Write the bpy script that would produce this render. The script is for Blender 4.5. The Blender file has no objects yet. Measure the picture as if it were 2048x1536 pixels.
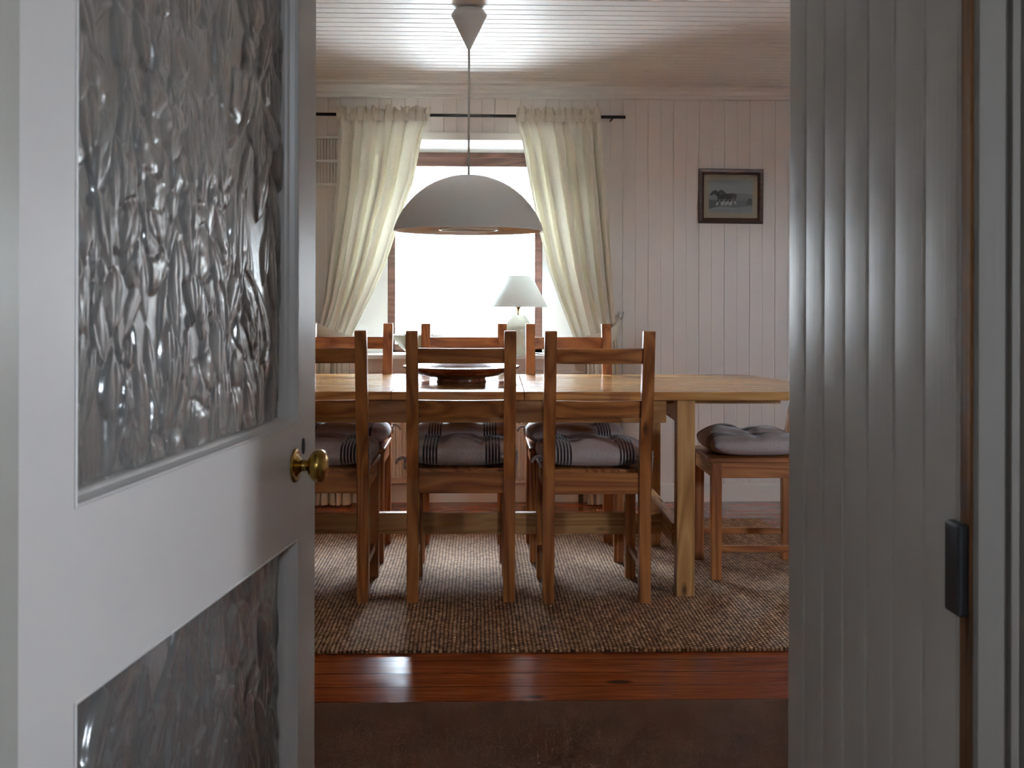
import bpy, bmesh, math, random
import numpy as np
from mathutils import Vector, Matrix

random.seed(4)
SC = bpy.context.scene
COL = SC.collection

# ------------------------------------------------------------------ camera, world, light, exposure
cam_data = bpy.data.cameras.new('camera')
cam_data.lens = 40.0
cam_data.sensor_width = 36.0
cam_data.shift_y = -170.0 / 2048.0
cam_data.clip_start = 0.02
cam = bpy.data.objects.new('camera', cam_data)
COL.objects.link(cam)
cam.location = (0.0, 0.0, 1.09)
cam.rotation_euler = (Matrix.Rotation(math.radians(-1.737), 4, 'Z') @ Matrix.Rotation(math.radians(90), 4, 'X')
                      @ Matrix.Rotation(0.0026, 4, 'Z')).to_euler()
SC.camera = cam
cam_data.dof.use_dof = True
cam_data.dof.focus_distance = 4.1
cam_data.dof.aperture_fstop = 20.0

SC.view_settings.view_transform = 'Standard'
SC.view_settings.look = 'None'
SC.view_settings.gamma = 1.0
SC.view_settings.use_curve_mapping = False
SC.view_settings.exposure = 1.8
SC.cycles.use_denoising = True
SC.cycles.caustics_reflective = False
SC.cycles.caustics_refractive = False
SC.cycles.max_bounces = 14
SC.cycles.diffuse_bounces = 8
SC.cycles.glossy_bounces = 4
SC.cycles.transmission_bounces = 6
SC.cycles.transparent_max_bounces = 12
SC.cycles.sample_clamp_indirect = 8.0

SKY = 38.0
world = bpy.data.worlds.new('overcast_sky')
SC.world = world
world.use_nodes = True
wn = world.node_tree
bg = wn.nodes['Background']
bg.inputs['Color'].default_value = (0.76, 0.88, 1.0, 1)
bg.inputs['Strength'].default_value = SKY


def portal(name, loc, rot, sx, sy):
    l = bpy.data.lights.new(name, 'AREA')
    l.shape = 'RECTANGLE'
    l.size = sx
    l.size_y = sy
    l.cycles.is_portal = True
    o = bpy.data.objects.new(name, l)
    COL.objects.link(o)
    o.location = loc
    o.rotation_euler = rot
    return o


portal('window_light', (-0.07, 6.47, 1.36), (math.radians(-90), 0, 0), 0.92, 1.2)


# ------------------------------------------------------------------ materials
def new_mat(name):
    m = bpy.data.materials.new(name)
    m.use_nodes = True
    nt = m.node_tree
    return m, nt, nt.nodes['Principled BSDF']


def N(nt, t, **kw):
    n = nt.nodes.new(t)
    for k, v in kw.items():
        if hasattr(n, k) and k not in ('Scale',):
            setattr(n, k, v)
        else:
            n.inputs[k].default_value = v
    return n


def L(nt, a, b):
    nt.links.new(a, b)


def ramp(nt, fac, stops):
    r = nt.nodes.new('ShaderNodeValToRGB')
    el = r.color_ramp.elements
    while len(el) < len(stops):
        el.new(0.5)
    for e, (p, c) in zip(el, stops):
        e.position = p
        e.color = (*c, 1)
    L(nt, fac, r.inputs['Fac'])
    return r


def mathn(nt, op, a, b=None):
    n = nt.nodes.new('ShaderNodeMath')
    n.operation = op
    for i, v in enumerate((a, b)):
        if v is None:
            continue
        if isinstance(v, (int, float)):
            n.inputs[i].default_value = v
        else:
            L(nt, v, n.inputs[i])
    return n.outputs[0]


def flat(name, col, rough=0.5, metal=0.0, spec=0.5, noise=0.0, bump=0.0, bscale=60.0, coat=0.0):
    m, nt, p = new_mat(name)
    p.inputs['Base Color'].default_value = (*col, 1)
    p.inputs['Roughness'].default_value = rough
    p.inputs['Metallic'].default_value = metal
    p.inputs['Specular IOR Level'].default_value = spec
    p.inputs['Coat Weight'].default_value = coat
    p.inputs['Coat Roughness'].default_value = 0.1
    if noise > 0 or bump > 0:
        tc = N(nt, 'ShaderNodeTexCoord')
        nz = N(nt, 'ShaderNodeTexNoise')
        nz.inputs['Scale'].default_value = bscale
        nz.inputs['Detail'].default_value = 4
        L(nt, tc.outputs['Object'], nz.inputs['Vector'])
        if noise > 0:
            r = ramp(nt, nz.outputs['Fac'], [(0.3, [c * (1 - noise) for c in col]), (0.7, [min(1, c * (1 + noise)) for c in col])])
            L(nt, r.outputs['Color'], p.inputs['Base Color'])
        if bump > 0:
            b = N(nt, 'ShaderNodeBump')
            b.inputs['Strength'].default_value = bump
            b.inputs['Distance'].default_value = 0.002
            L(nt, nz.outputs['Fac'], b.inputs['Height'])
            L(nt, b.outputs['Normal'], p.inputs['Normal'])
    return m


def paint(name, col, rough=0.4, brush=0.25, axis=2, spec=0.5):
    """brushed oil paint: fine streaks along one axis, faint uneven gloss"""
    m, nt, p = new_mat(name)
    p.inputs['Base Color'].default_value = (*col, 1)
    tc = N(nt, 'ShaderNodeTexCoord')
    mp = N(nt, 'ShaderNodeMapping')
    s = [260.0, 260.0, 260.0]
    s[axis] = 7.0
    mp.inputs['Scale'].default_value = s
    L(nt, tc.outputs['Object'], mp.inputs['Vector'])
    nz = N(nt, 'ShaderNodeTexNoise')
    nz.inputs['Scale'].default_value = 1.0
    nz.inputs['Detail'].default_value = 3
    L(nt, mp.outputs['Vector'], nz.inputs['Vector'])
    b = N(nt, 'ShaderNodeBump')
    b.inputs['Strength'].default_value = brush
    b.inputs['Distance'].default_value = 0.001
    L(nt, nz.outputs['Fac'], b.inputs['Height'])
    if brush > 0:
        L(nt, b.outputs['Normal'], p.inputs['Normal'])
    n2 = N(nt, 'ShaderNodeTexNoise')
    n2.inputs['Scale'].default_value = 5.0
    n2.inputs['Detail'].default_value = 3
    L(nt, tc.outputs['Object'], n2.inputs['Vector'])
    p.inputs['Roughness'].default_value = rough
    p.inputs['Specular IOR Level'].default_value = spec
    return m


def wood(name, axis, dark, mid, light, rough=0.35, rings=9.0, coat=0.0, stretch=0.09, knots=True):
    """varnished pine: stretched noise growth lines along AXIS, fine fibres, sparse knots"""
    m, nt, p = new_mat(name)
    tc = N(nt, 'ShaderNodeTexCoord')
    oi = N(nt, 'ShaderNodeObjectInfo')
    add = N(nt, 'ShaderNodeVectorMath', operation='ADD')
    comb = N(nt, 'ShaderNodeCombineXYZ')
    r17 = mathn(nt, 'MULTIPLY', oi.outputs['Random'], 17.0)
    for k in ('X', 'Y', 'Z'):
        L(nt, r17, comb.inputs[k])
    L(nt, tc.outputs['Object'], add.inputs[0])
    L(nt, comb.outputs[0], add.inputs[1])
    mp = N(nt, 'ShaderNodeMapping')
    s = [1.0, 1.0, 1.0]
    s[axis] = stretch
    mp.inputs['Scale'].default_value = s
    L(nt, add.outputs[0], mp.inputs['Vector'])
    nz = N(nt, 'ShaderNodeTexNoise')
    nz.inputs['Scale'].default_value = 8.0
    nz.inputs['Detail'].default_value = 2.0
    nz.inputs['Distortion'].default_value = 0.4
    L(nt, mp.outputs['Vector'], nz.inputs['Vector'])
    v = mathn(nt, 'MULTIPLY', nz.outputs['Fac'], rings)
    v = mathn(nt, 'FRACT', v)
    v = mathn(nt, 'SUBTRACT', v, 0.5)
    v = mathn(nt, 'ABSOLUTE', v)
    v = mathn(nt, 'MULTIPLY', v, 2.0)
    mp2 = N(nt, 'ShaderNodeMapping')
    s2 = [170.0, 170.0, 170.0]
    s2[axis] = 6.0
    mp2.inputs['Scale'].default_value = s2
    L(nt, add.outputs[0], mp2.inputs['Vector'])
    n2 = N(nt, 'ShaderNodeTexNoise')
    n2.inputs['Scale'].default_value = 1.0
    n2.inputs['Detail'].default_value = 2.0
    L(nt, mp2.outputs['Vector'], n2.inputs['Vector'])
    f = mathn(nt, 'MULTIPLY', v, 0.75)
    f = mathn(nt, 'ADD', f, mathn(nt, 'MULTIPLY', n2.outputs['Fac'], 0.35))
    r = ramp(nt, f, [(0.12, light), (0.5, mid), (0.95, dark)])
    out = r.outputs['Color']
    if knots:
        mp3 = N(nt, 'ShaderNodeMapping')
        s3 = [9.0, 9.0, 9.0]
        s3[axis] = 3.6
        mp3.inputs['Scale'].default_value = s3
        L(nt, add.outputs[0], mp3.inputs['Vector'])
        vo = N(nt, 'ShaderNodeTexVoronoi')
        vo.inputs['Scale'].default_value = 1.0
        L(nt, mp3.outputs['Vector'], vo.inputs['Vector'])
        kf = ramp(nt, vo.outputs['Distance'], [(0.03, (1, 1, 1)), (0.13, (0, 0, 0))])
        mx = N(nt, 'ShaderNodeMix', data_type='RGBA')
        L(nt, kf.outputs['Color'], mx.inputs['Factor'])
        L(nt, out, mx.inputs['A'])
        mx.inputs['B'].default_value = (*[c * 0.35 for c in dark], 1)
        out = mx.outputs['Result']
    L(nt, out, p.inputs['Base Color'])
    rr = ramp(nt, n2.outputs['Fac'], [(0.3, (rough * 0.85,) * 3), (0.7, (rough * 1.2,) * 3)])
    L(nt, rr.outputs['Color'], p.inputs['Roughness'])
    b = N(nt, 'ShaderNodeBump')
    b.inputs['Strength'].default_value = 0.12
    b.inputs['Distance'].default_value = 0.001
    L(nt, n2.outputs['Fac'], b.inputs['Height'])
    L(nt, b.outputs['Normal'], p.inputs['Normal'])
    p.inputs['Coat Weight'].default_value = coat
    p.inputs['Coat Roughness'].default_value = 0.12
    return m


def wood_set(name, *a, **k):
    return [wood('%s_%s' % (name, 'xyz'[i]), i, *a, **k) for i in range(3)]


PINE = wood_set('honey_pine', (0.22, 0.066, 0.016), (0.38, 0.132, 0.036), (0.49, 0.195, 0.056), rough=0.34)
TABLE = wood_set('table_pine', (0.34, 0.16, 0.05), (0.50, 0.26, 0.095), (0.60, 0.34, 0.14), rough=0.3)
TABLETOP = wood_set('table_top_pine', (0.36, 0.16, 0.045), (0.52, 0.26, 0.085), (0.60, 0.33, 0.12), rough=0.2, coat=0.0)
BOWLWOOD = wood('bowl_wood', 0, (0.10, 0.026, 0.011), (0.20, 0.058, 0.023), (0.27, 0.085, 0.035), rough=0.25, knots=False)
DARKWOOD = wood_set('dark_frame_wood', (0.025, 0.009, 0.004), (0.06, 0.022, 0.010), (0.085, 0.032, 0.014), rough=0.35, knots=False)
WINWOOD = wood_set('window_wood', (0.09, 0.04, 0.028), (0.15, 0.07, 0.05), (0.19, 0.09, 0.065), rough=0.45, knots=False)
STRIPWOOD = wood_set('jamb_wood', (0.11, 0.04, 0.009), (0.20, 0.075, 0.016), (0.27, 0.11, 0.024), rough=0.65, knots=False)

WHITE = paint('cream_gloss_paint', (0.72, 0.665, 0.625), rough=0.4, brush=0.18)
WHITE_X = paint('cream_ceiling_paint', (0.77, 0.73, 0.70), rough=0.47, brush=0.0, axis=0, spec=0.12)
WHITE_TRIM = paint('white_trim_paint', (0.76, 0.73, 0.68), rough=0.3, brush=0.12)
DOORP = paint('door_white_paint', (0.68, 0.635, 0.605), rough=0.3, brush=0.12)
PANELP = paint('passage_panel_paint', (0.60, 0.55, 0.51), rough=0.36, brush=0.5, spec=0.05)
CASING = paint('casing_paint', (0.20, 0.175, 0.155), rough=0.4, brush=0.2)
JAMBP = paint('jamb_paint', (0.40, 0.385, 0.34), rough=0.35, brush=0.1)
REVEAL = flat('white_reveal_paint', (0.85, 0.85, 0.83), 0.5)
RAD = flat('radiator_enamel', (0.74, 0.64, 0.56), 0.35)
SILLAP = paint('sill_apron_paint', (0.62, 0.52, 0.46), rough=0.45, brush=0.2, axis=0)
BLACK = flat('black_iron', (0.012, 0.012, 0.014), 0.45, noise=0.2, bscale=80)
BRASS = flat('aged_brass', (0.52, 0.33, 0.085), 0.2, metal=1.0, noise=0.35, bscale=45)
STEEL = flat('dull_steel', (0.5, 0.47, 0.42), 0.35, metal=1.0)
SHADE_OUT = flat('white_metal_shade', (0.68, 0.66, 0.62), 0.4)
SHADE_IN = flat('white_inner_shade', (0.80, 0.74, 0.70), 0.5)
PLASTIC = flat('white_plastic', (0.72, 0.69, 0.65), 0.4)
CORDW = flat('grey_cord', (0.55, 0.52, 0.46), 0.6)
CORDD = flat('dark_cord', (0.05, 0.045, 0.04), 0.5)
BOWLC = flat('pale_glaze', (0.46, 0.44, 0.32), 0.3, noise=0.05, bscale=20)
LAMPC = flat('cream_glaze', (0.50, 0.48, 0.37), 0.2, noise=0.08, bscale=35, coat=0.5)
GRIT = flat('pale_gravel', (0.62, 0.60, 0.57), 0.9, noise=0.2, bscale=6)
RENDERW = flat('white_render', (0.82, 0.82, 0.80), 0.9, noise=0.03, bscale=3)
HALLP = flat('hall_paint', (0.58, 0.56, 0.53), 0.6)


def cloth(name, col, trans=0.0):
    m, nt, p = new_mat(name)
    nt.nodes.remove(p)
    out = nt.nodes['Material Output']
    tc = N(nt, 'ShaderNodeTexCoord')
    w1 = N(nt, 'ShaderNodeTexNoise')
    w1.inputs['Scale'].default_value = 180.0
    w1.inputs['Detail'].default_value = 3
    L(nt, tc.outputs['Object'], w1.inputs['Vector'])
    r = ramp(nt, w1.outputs['Fac'], [(0.3, [c * 0.9 for c in col]), (0.7, col)])
    b = N(nt, 'ShaderNodeBump')
    b.inputs['Strength'].default_value = 0.3
    b.inputs['Distance'].default_value = 0.001
    L(nt, w1.outputs['Fac'], b.inputs['Height'])
    d = N(nt, 'ShaderNodeBsdfDiffuse')
    L(nt, r.outputs['Color'], d.inputs['Color'])
    L(nt, b.outputs['Normal'], d.inputs['Normal'])
    t = N(nt, 'ShaderNodeBsdfTranslucent')
    t.inputs['Color'].default_value = (col[0] * 1.0, col[1] * 0.97, col[2] * 0.86, 1)
    mx = N(nt, 'ShaderNodeMixShader')
    mx.inputs[0].default_value = trans
    L(nt, d.outputs[0], mx.inputs[1])
    L(nt, t.outputs[0], mx.inputs[2])
    L(nt, mx.outputs[0], out.inputs['Surface'])
    return m


CURTAIN = cloth('cream_linen', (0.74, 0.71, 0.62), 0.12)
LSHADE = cloth('lampshade_fabric', (0.84, 0.86, 0.86), 0.12)


def cushion_mat():
    m, nt, p = new_mat('striped_linen')
    tc = N(nt, 'ShaderNodeTexCoord')
    sp = N(nt, 'ShaderNodeSeparateXYZ')
    L(nt, tc.outputs['Object'], sp.inputs[0])
    ax = mathn(nt, 'ABSOLUTE', sp.outputs['X'])
    inside = mathn(nt, 'MULTIPLY', mathn(nt, 'GREATER_THAN', ax, 0.086), mathn(nt, 'LESS_THAN', ax, 0.1425))
    ph = mathn(nt, 'FRACT', mathn(nt, 'DIVIDE', mathn(nt, 'SUBTRACT', ax, 0.086), 0.0115))
    st = mathn(nt, 'LESS_THAN', ph, 0.62)
    fac = mathn(nt, 'MULTIPLY', inside, st)
    nz = N(nt, 'ShaderNodeTexNoise')
    nz.inputs['Scale'].default_value = 220.0
    nz.inputs['Detail'].default_value = 3
    L(nt, tc.outputs['Object'], nz.inputs['Vector'])
    r = ramp(nt, nz.outputs['Fac'], [(0.3, (0.40, 0.32, 0.305)), (0.7, (0.57, 0.47, 0.455))])
    mx = N(nt, 'ShaderNodeMix', data_type='RGBA')
    L(nt, fac, mx.inputs['Factor'])
    L(nt, r.outputs['Color'], mx.inputs['A'])
    mx.inputs['B'].default_value = (0.022, 0.018, 0.026, 1)
    L(nt, mx.outputs['Result'], p.inputs['Base Color'])
    p.inputs['Roughness'].default_value = 0.85
    p.inputs['Sheen Weight'].default_value = 0.3
    b = N(nt, 'ShaderNodeBump')
    b.inputs['Strength'].default_value = 0.4
    b.inputs['Distance'].default_value = 0.001
    L(nt, nz.outputs['Fac'], b.inputs['Height'])
    L(nt, b.outputs['Normal'], p.inputs['Normal'])
    return m


CUSHION = cushion_mat()
TIE = flat('grey_tie_fabric', (0.36, 0.31, 0.30), 0.9, noise=0.25, bscale=200)


def rug_mat():
    m, nt, p = new_mat('braided_jute')
    tc = N(nt, 'ShaderNodeTexCoord')
    dist = N(nt, 'ShaderNodeTexNoise')
    dist.inputs['Scale'].default_value = 5.0
    dist.inputs['Detail'].default_value = 2
    L(nt, tc.outputs['Object'], dist.inputs['Vector'])
    dd = mathn(nt, 'MULTIPLY', mathn(nt, 'SUBTRACT', dist.outputs['Fac'], 0.5), 0.008)
    sp = N(nt, 'ShaderNodeSeparateXYZ')
    L(nt, tc.outputs['Object'], sp.inputs[0])
    u = mathn(nt, 'DIVIDE', mathn(nt, 'ADD', sp.outputs['X'], dd), 0.0132)
    row = mathn(nt, 'FLOOR', u)
    fu = mathn(nt, 'SUBTRACT', mathn(nt, 'FRACT', u), 0.5)
    par = mathn(nt, 'MULTIPLY', mathn(nt, 'MODULO', row, 2.0), 0.5)
    vv = mathn(nt, 'ADD', mathn(nt, 'DIVIDE', mathn(nt, 'ADD', sp.outputs['Y'], dd), 0.0190), par)
    fv = mathn(nt, 'SUBTRACT', mathn(nt, 'FRACT', vv), 0.5)
    hu = mathn(nt, 'SUBTRACT', 1.0, mathn(nt, 'MULTIPLY', mathn(nt, 'POWER', mathn(nt, 'ABSOLUTE', fu), 2.0), 4.0))
    hv = mathn(nt, 'SUBTRACT', 1.0, mathn(nt, 'MULTIPLY', mathn(nt, 'POWER', mathn(nt, 'ABSOLUTE', fv), 2.0), 3.4))
    h = mathn(nt, 'MULTIPLY', hu, hv)
    fine = N(nt, 'ShaderNodeTexNoise')
    fine.inputs['Scale'].default_value = 130.0
    fine.inputs['Detail'].default_value = 3
    L(nt, tc.outputs['Object'], fine.inputs['Vector'])
    cell = N(nt, 'ShaderNodeCombineXYZ')
    L(nt, row, cell.inputs['X'])
    L(nt, mathn(nt, 'FLOOR', vv), cell.inputs['Y'])
    wn2 = N(nt, 'ShaderNodeTexWhiteNoise')
    L(nt, cell.outputs[0], wn2.inputs['Vector'])
    vary = mathn(nt, 'MULTIPLY', mathn(nt, 'SUBTRACT', wn2.outputs['Value'], 0.5), 0.24)
    hc = mathn(nt, 'ADD', mathn(nt, 'MULTIPLY', h, 0.60), mathn(nt, 'MULTIPLY', fine.outputs['Fac'], 0.62))
    hc = mathn(nt, 'ADD', hc, vary)
    r = ramp(nt, hc, [(0.26, (0.034, 0.014, 0.006)), (0.58, (0.31, 0.153, 0.074)), (0.94, (0.60, 0.36, 0.20))])
    L(nt, r.outputs['Color'], p.inputs['Base Color'])
    p.inputs['Roughness'].default_value = 0.8
    b = N(nt, 'ShaderNodeBump')
    b.inputs['Strength'].default_value = 1.0
    b.inputs['Distance'].default_value = 0.007
    L(nt, hc, b.inputs['Height'])
    L(nt, b.outputs['Normal'], p.inputs['Normal'])
    return m


RUG = rug_mat()


def carpet_mat():
    m, nt, p = new_mat('brown_carpet_pile')
    tc = N(nt, 'ShaderNodeTexCoord')
    a = N(nt, 'ShaderNodeTexNoise')
    a.inputs['Scale'].default_value = 320.0
    a.inputs['Detail'].default_value = 2
    c = N(nt, 'ShaderNodeTexNoise')
    c.inputs['Scale'].default_value = 7.0
    c.inputs['Detail'].default_value = 3
    for n in (a, c):
        L(nt, tc.outputs['Object'], n.inputs['Vector'])
    f = mathn(nt, 'ADD', mathn(nt, 'MULTIPLY', a.outputs['Fac'], 0.7), mathn(nt, 'MULTIPLY', c.outputs['Fac'], 0.3))
    r = ramp(nt, f, [(0.3, (0.085, 0.032, 0.014)), (0.7, (0.18, 0.075, 0.036))])
    L(nt, r.outputs['Color'], p.inputs['Base Color'])
    p.inputs['Roughness'].default_value = 0.95
    b = N(nt, 'ShaderNodeBump')
    b.inputs['Strength'].default_value = 0.8
    b.inputs['Distance'].default_value = 0.004
    L(nt, a.outputs['Fac'], b.inputs['Height'])
    L(nt, b.outputs['Normal'], p.inputs['Normal'])
    return m


CARPET = carpet_mat()


def floor_mat():
    """red-brown varnished planks running left-right, joints every 115 mm"""
    m, nt, p = new_mat('varnished_planks')
    tc = N(nt, 'ShaderNodeTexCoord')
    sp = N(nt, 'ShaderNodeSeparateXYZ')
    L(nt, tc.outputs['Object'], sp.inputs[0])
    v = mathn(nt, 'DIVIDE', mathn(nt, 'ADD', sp.outputs['Y'], 0.02), 0.115)
    row = mathn(nt, 'FLOOR', v)
    fv = mathn(nt, 'FRACT', v)
    comb = N(nt, 'ShaderNodeCombineXYZ')
    L(nt, mathn(nt, 'ADD', mathn(nt, 'MULTIPLY', sp.outputs['X'], 0.8), mathn(nt, 'MULTIPLY', row, 3.7)), comb.inputs['X'])
    L(nt, mathn(nt, 'MULTIPLY', sp.outputs['Y'], 9.0), comb.inputs['Y'])
    L(nt, row, comb.inputs['Z'])
    nz = N(nt, 'ShaderNodeTexNoise')
    nz.inputs['Scale'].default_value = 1.6
    nz.inputs['Detail'].default_value = 4
    nz.inputs['Distortion'].default_value = 0.5
    L(nt, comb.outputs[0], nz.inputs['Vector'])
    g = mathn(nt, 'ABSOLUTE', mathn(nt, 'SUBTRACT', mathn(nt, 'FRACT', mathn(nt, 'MULTIPLY', nz.outputs['Fac'], 8.0)), 0.5))
    f = mathn(nt, 'ADD', mathn(nt, 'MULTIPLY', g, 0.7), mathn(nt, 'MULTIPLY', nz.outputs['Fac'], 0.6))
    r = ramp(nt, f, [(0.1, (0.17, 0.036, 0.012)), (0.5, (0.29, 0.068, 0.021)), (0.95, (0.40, 0.11, 0.034))])
    edge = mathn(nt, 'LESS_THAN', mathn(nt, 'ABSOLUTE', mathn(nt, 'SUBTRACT', fv, 0.5)), 0.482)
    mx = N(nt, 'ShaderNodeMix', data_type='RGBA')
    L(nt, edge, mx.inputs['Factor'])
    mx.inputs['A'].default_value = (0.008, 0.004, 0.002, 1)
    L(nt, r.outputs['Color'], mx.inputs['B'])
    # sparse knots
    vo = N(nt, 'ShaderNodeTexVoronoi')
    vo.inputs['Scale'].default_value = 3.0
    mpv = N(nt, 'ShaderNodeMapping')
    mpv.inputs['Scale'].default_value = (0.7, 1.6, 1.0)
    L(nt, tc.outputs['Object'], mpv.inputs['Vector'])
    L(nt, mpv.outputs['Vector'], vo.inputs['Vector'])
    kf = ramp(nt, vo.outputs['Distance'], [(0.04, (1, 1, 1)), (0.10, (0, 0, 0))])
    mk = N(nt, 'ShaderNodeMix', data_type='RGBA')
    L(nt, kf.outputs['Color'], mk.inputs['Factor'])
    L(nt, mx.outputs['Result'], mk.inputs['A'])
    mk.inputs['B'].default_value = (0.02, 0.008, 0.004, 1)
    L(nt, mk.outputs['Result'], p.inputs['Base Color'])
    p.inputs['Specular IOR Level'].default_value = 0.16
    rr = ramp(nt, nz.outputs['Fac'], [(0.3, (0.15,) * 3), (0.7, (0.26,) * 3)])
    L(nt, rr.outputs['Color'], p.inputs['Roughness'])
    b = N(nt, 'ShaderNodeBump')
    b.inputs['Strength'].default_value = 0.25
    b.inputs['Distance'].default_value = 0.002
    L(nt, mathn(nt, 'ADD', mathn(nt, 'MULTIPLY', nz.outputs['Fac'], 0.3), edge), b.inputs['Height'])
    L(nt, b.outputs['Normal'], p.inputs['Normal'])
    return m


FLOOR = floor_mat()


def glass_mat(name, tint=(1, 1, 1), rough=0.0, textured=False):
    m, nt, p = new_mat(name)
    if textured:
        p.inputs['Base Color'].default_value = (*tint, 1)
        p.inputs['Transmission Weight'].default_value = 0.8
        p.inputs['Roughness'].default_value = rough
        p.inputs['IOR'].default_value = 1.9
        p.inputs['Specular IOR Level'].default_value = 0.9
        return m
    nt.nodes.remove(p)
    out = nt.nodes['Material Output']
    tr = N(nt, 'ShaderNodeBsdfTransparent')
    tr.inputs['Color'].default_value = (*tint, 1)
    gl = N(nt, 'ShaderNodeBsdfGlossy')
    gl.inputs['Roughness'].default_value = 0.02
    fr = N(nt, 'ShaderNodeFresnel')
    fr.inputs['IOR'].default_value = 1.45
    mx = N(nt, 'ShaderNodeMixShader')
    L(nt, fr.outputs[0], mx.inputs[0])
    L(nt, tr.outputs[0], mx.inputs[1])
    L(nt, gl.outputs[0], mx.inputs[2])
    L(nt, mx.outputs[0], out.inputs['Surface'])
    return m


PANE = glass_mat('window_glass', (0.97, 0.98, 0.98))
OBSCURE = glass_mat('patterned_glass', (0.62, 0.60, 0.575), 0.22, textured=True)


def roof_mat():
    m, nt, p = new_mat('slate_courses')
    tc = N(nt, 'ShaderNodeTexCoord')
    br = N(nt, 'ShaderNodeTexBrick')
    br.inputs['Scale'].default_value = 2.2
    br.inputs['Mortar Size'].default_value = 0.03
    br.inputs['Color1'].default_value = (0.10, 0.10, 0.105, 1)
    br.inputs['Color2'].default_value = (0.075, 0.075, 0.08, 1)
    br.inputs['Mortar'].default_value = (0.006, 0.006, 0.007, 1)
    br.inputs['Row Height'].default_value = 0.35
    L(nt, tc.outputs['Object'], br.inputs['Vector'])
    L(nt, br.outputs['Color'], p.inputs['Base Color'])
    p.inputs['Roughness'].default_value = 0.8
    return m


SLATE = roof_mat()


# ------------------------------------------------------------------ mesh helpers
def finish(name, bm, mats, parent=None, smooth=False, loc=None):
    me = bpy.data.meshes.new(name)
    bmesh.ops.recalc_face_normals(bm, faces=bm.faces)
    bm.to_mesh(me)
    bm.free()
    if not isinstance(mats, (list, tuple)):
        mats = [mats]
    for m in mats:
        me.materials.append(m)
    if smooth:
        for p in me.polygons:
            p.use_smooth = True
    o = bpy.data.objects.new(name, me)
    COL.objects.link(o)
    if parent is not None:
        o.parent = parent
    if loc is not None:
        o.location = loc
    return o


def empty(name, loc=(0, 0, 0), rz=0.0):
    o = bpy.data.objects.new(name, None)
    o.empty_display_size = 0.1
    COL.objects.link(o)
    o.location = loc
    o.rotation_euler = (0, 0, rz)
    return o


def tag(o, label=None, cat=None, group=None, kind=None):
    if label:
        o['label'] = label
    if cat:
        o['category'] = cat
    if group:
        o['group'] = group
    if kind:
        o['kind'] = kind
    return o


def struct(o, label=None, cat=None):
    o['kind'] = 'structure'
    return tag(o, label, cat)


def box(bm, x0, x1, y0, y1, z0, z1, bev=0.0, mi=0, seg=1):
    r = bmesh.ops.create_cube(bm, size=1.0)
    vs = r['verts']
    for v in vs:
        v.co = Vector(((x0 + x1) / 2 + v.co.x * (x1 - x0), (y0 + y1) / 2 + v.co.y * (y1 - y0), (z0 + z1) / 2 + v.co.z * (z1 - z0)))
    fs = list({f for v in vs for f in v.link_faces})
    for f in fs:
        f.material_index = mi
    if bev > 0:
        es = list({e for v in vs for e in v.link_edges})
        bmesh.ops.bevel(bm, geom=es, offset=bev, segments=seg, affect='EDGES', profile=0.5)


def obox(name, mats, parent, *dims, bev=0.0, seg=1):
    bm = bmesh.new()
    box(bm, *dims, bev=bev, seg=seg)
    return finish(name, bm, mats, parent)


def prism(bm, poly, ax, a0, a1, mi=0):
    """extrude a 2-D polygon along axis AX ('x','y','z') from a0 to a1; poly holds the other two coordinates in order"""
    def co(p, a):
        if ax == 'x':
            return (a, p[0], p[1])
        if ax == 'y':
            return (p[0], a, p[1])
        return (p[0], p[1], a)
    lo = [bm.verts.new(co(p, a0)) for p in poly]
    hi = [bm.verts.new(co(p, a1)) for p in poly]
    n = len(poly)
    fs = [bm.faces.new(lo), bm.faces.new(hi[::-1])]
    for i in range(n):
        fs.append(bm.faces.new((lo[i], lo[(i + 1) % n], hi[(i + 1) % n], hi[i])))
    for f in fs:
        f.material_index = mi


def lathe(bm, prof, seg=48, c=(0, 0, 0), mi=0):
    rings = []
    for r, z in prof:
        if r < 1e-5:
            rings.append([bm.verts.new((c[0], c[1], c[2] + z))])
        else:
            rings.append([bm.verts.new((c[0] + r * math.cos(2 * math.pi * k / seg), c[1] + r * math.sin(2 * math.pi * k / seg), c[2] + z)) for k in range(seg)])
    for a, b in zip(rings, rings[1:]):
        for k in range(seg):
            k2 = (k + 1) % seg
            if len(a) == 1 and len(b) == 1:
                continue
            if len(a) == 1:
                f = bm.faces.new((a[0], b[k2], b[k]))
            elif len(b) == 1:
                f = bm.faces.new((a[k], a[k2], b[0]))
            else:
                f = bm.faces.new((a[k], a[k2], b[k2], b[k]))
            f.material_index = mi
            f.smooth = True


def tube(bm, pts, r, seg=8, flatten=1.0, cap=True):
    pts = [Vector(p) for p in pts]
    rings = []
    up = Vector((0.13, 0.21, 0.97)).normalized()
    for i, p in enumerate(pts):
        t = (pts[min(i + 1, len(pts) - 1)] - pts[max(i - 1, 0)]).normalized()
        a = t.cross(up)
        if a.length < 1e-3:
            a = t.cross(Vector((1, 0, 0)))
        a.normalize()
        b = t.cross(a).normalized()
        rr = r[i] if isinstance(r, (list, tuple)) else r
        rings.append([bm.verts.new(p + a * (rr * flatten * math.cos(2 * math.pi * k / seg)) + b * (rr * math.sin(2 * math.pi * k / seg))) for k in range(seg)])
    for q, s in zip(rings, rings[1:]):
        for k in range(seg):
            f = bm.faces.new((q[k], q[(k + 1) % seg], s[(k + 1) % seg], s[k]))
            f.smooth = True
    if cap:
        bm.faces.new(rings[0][::-1])
        bm.faces.new(rings[-1])


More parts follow.
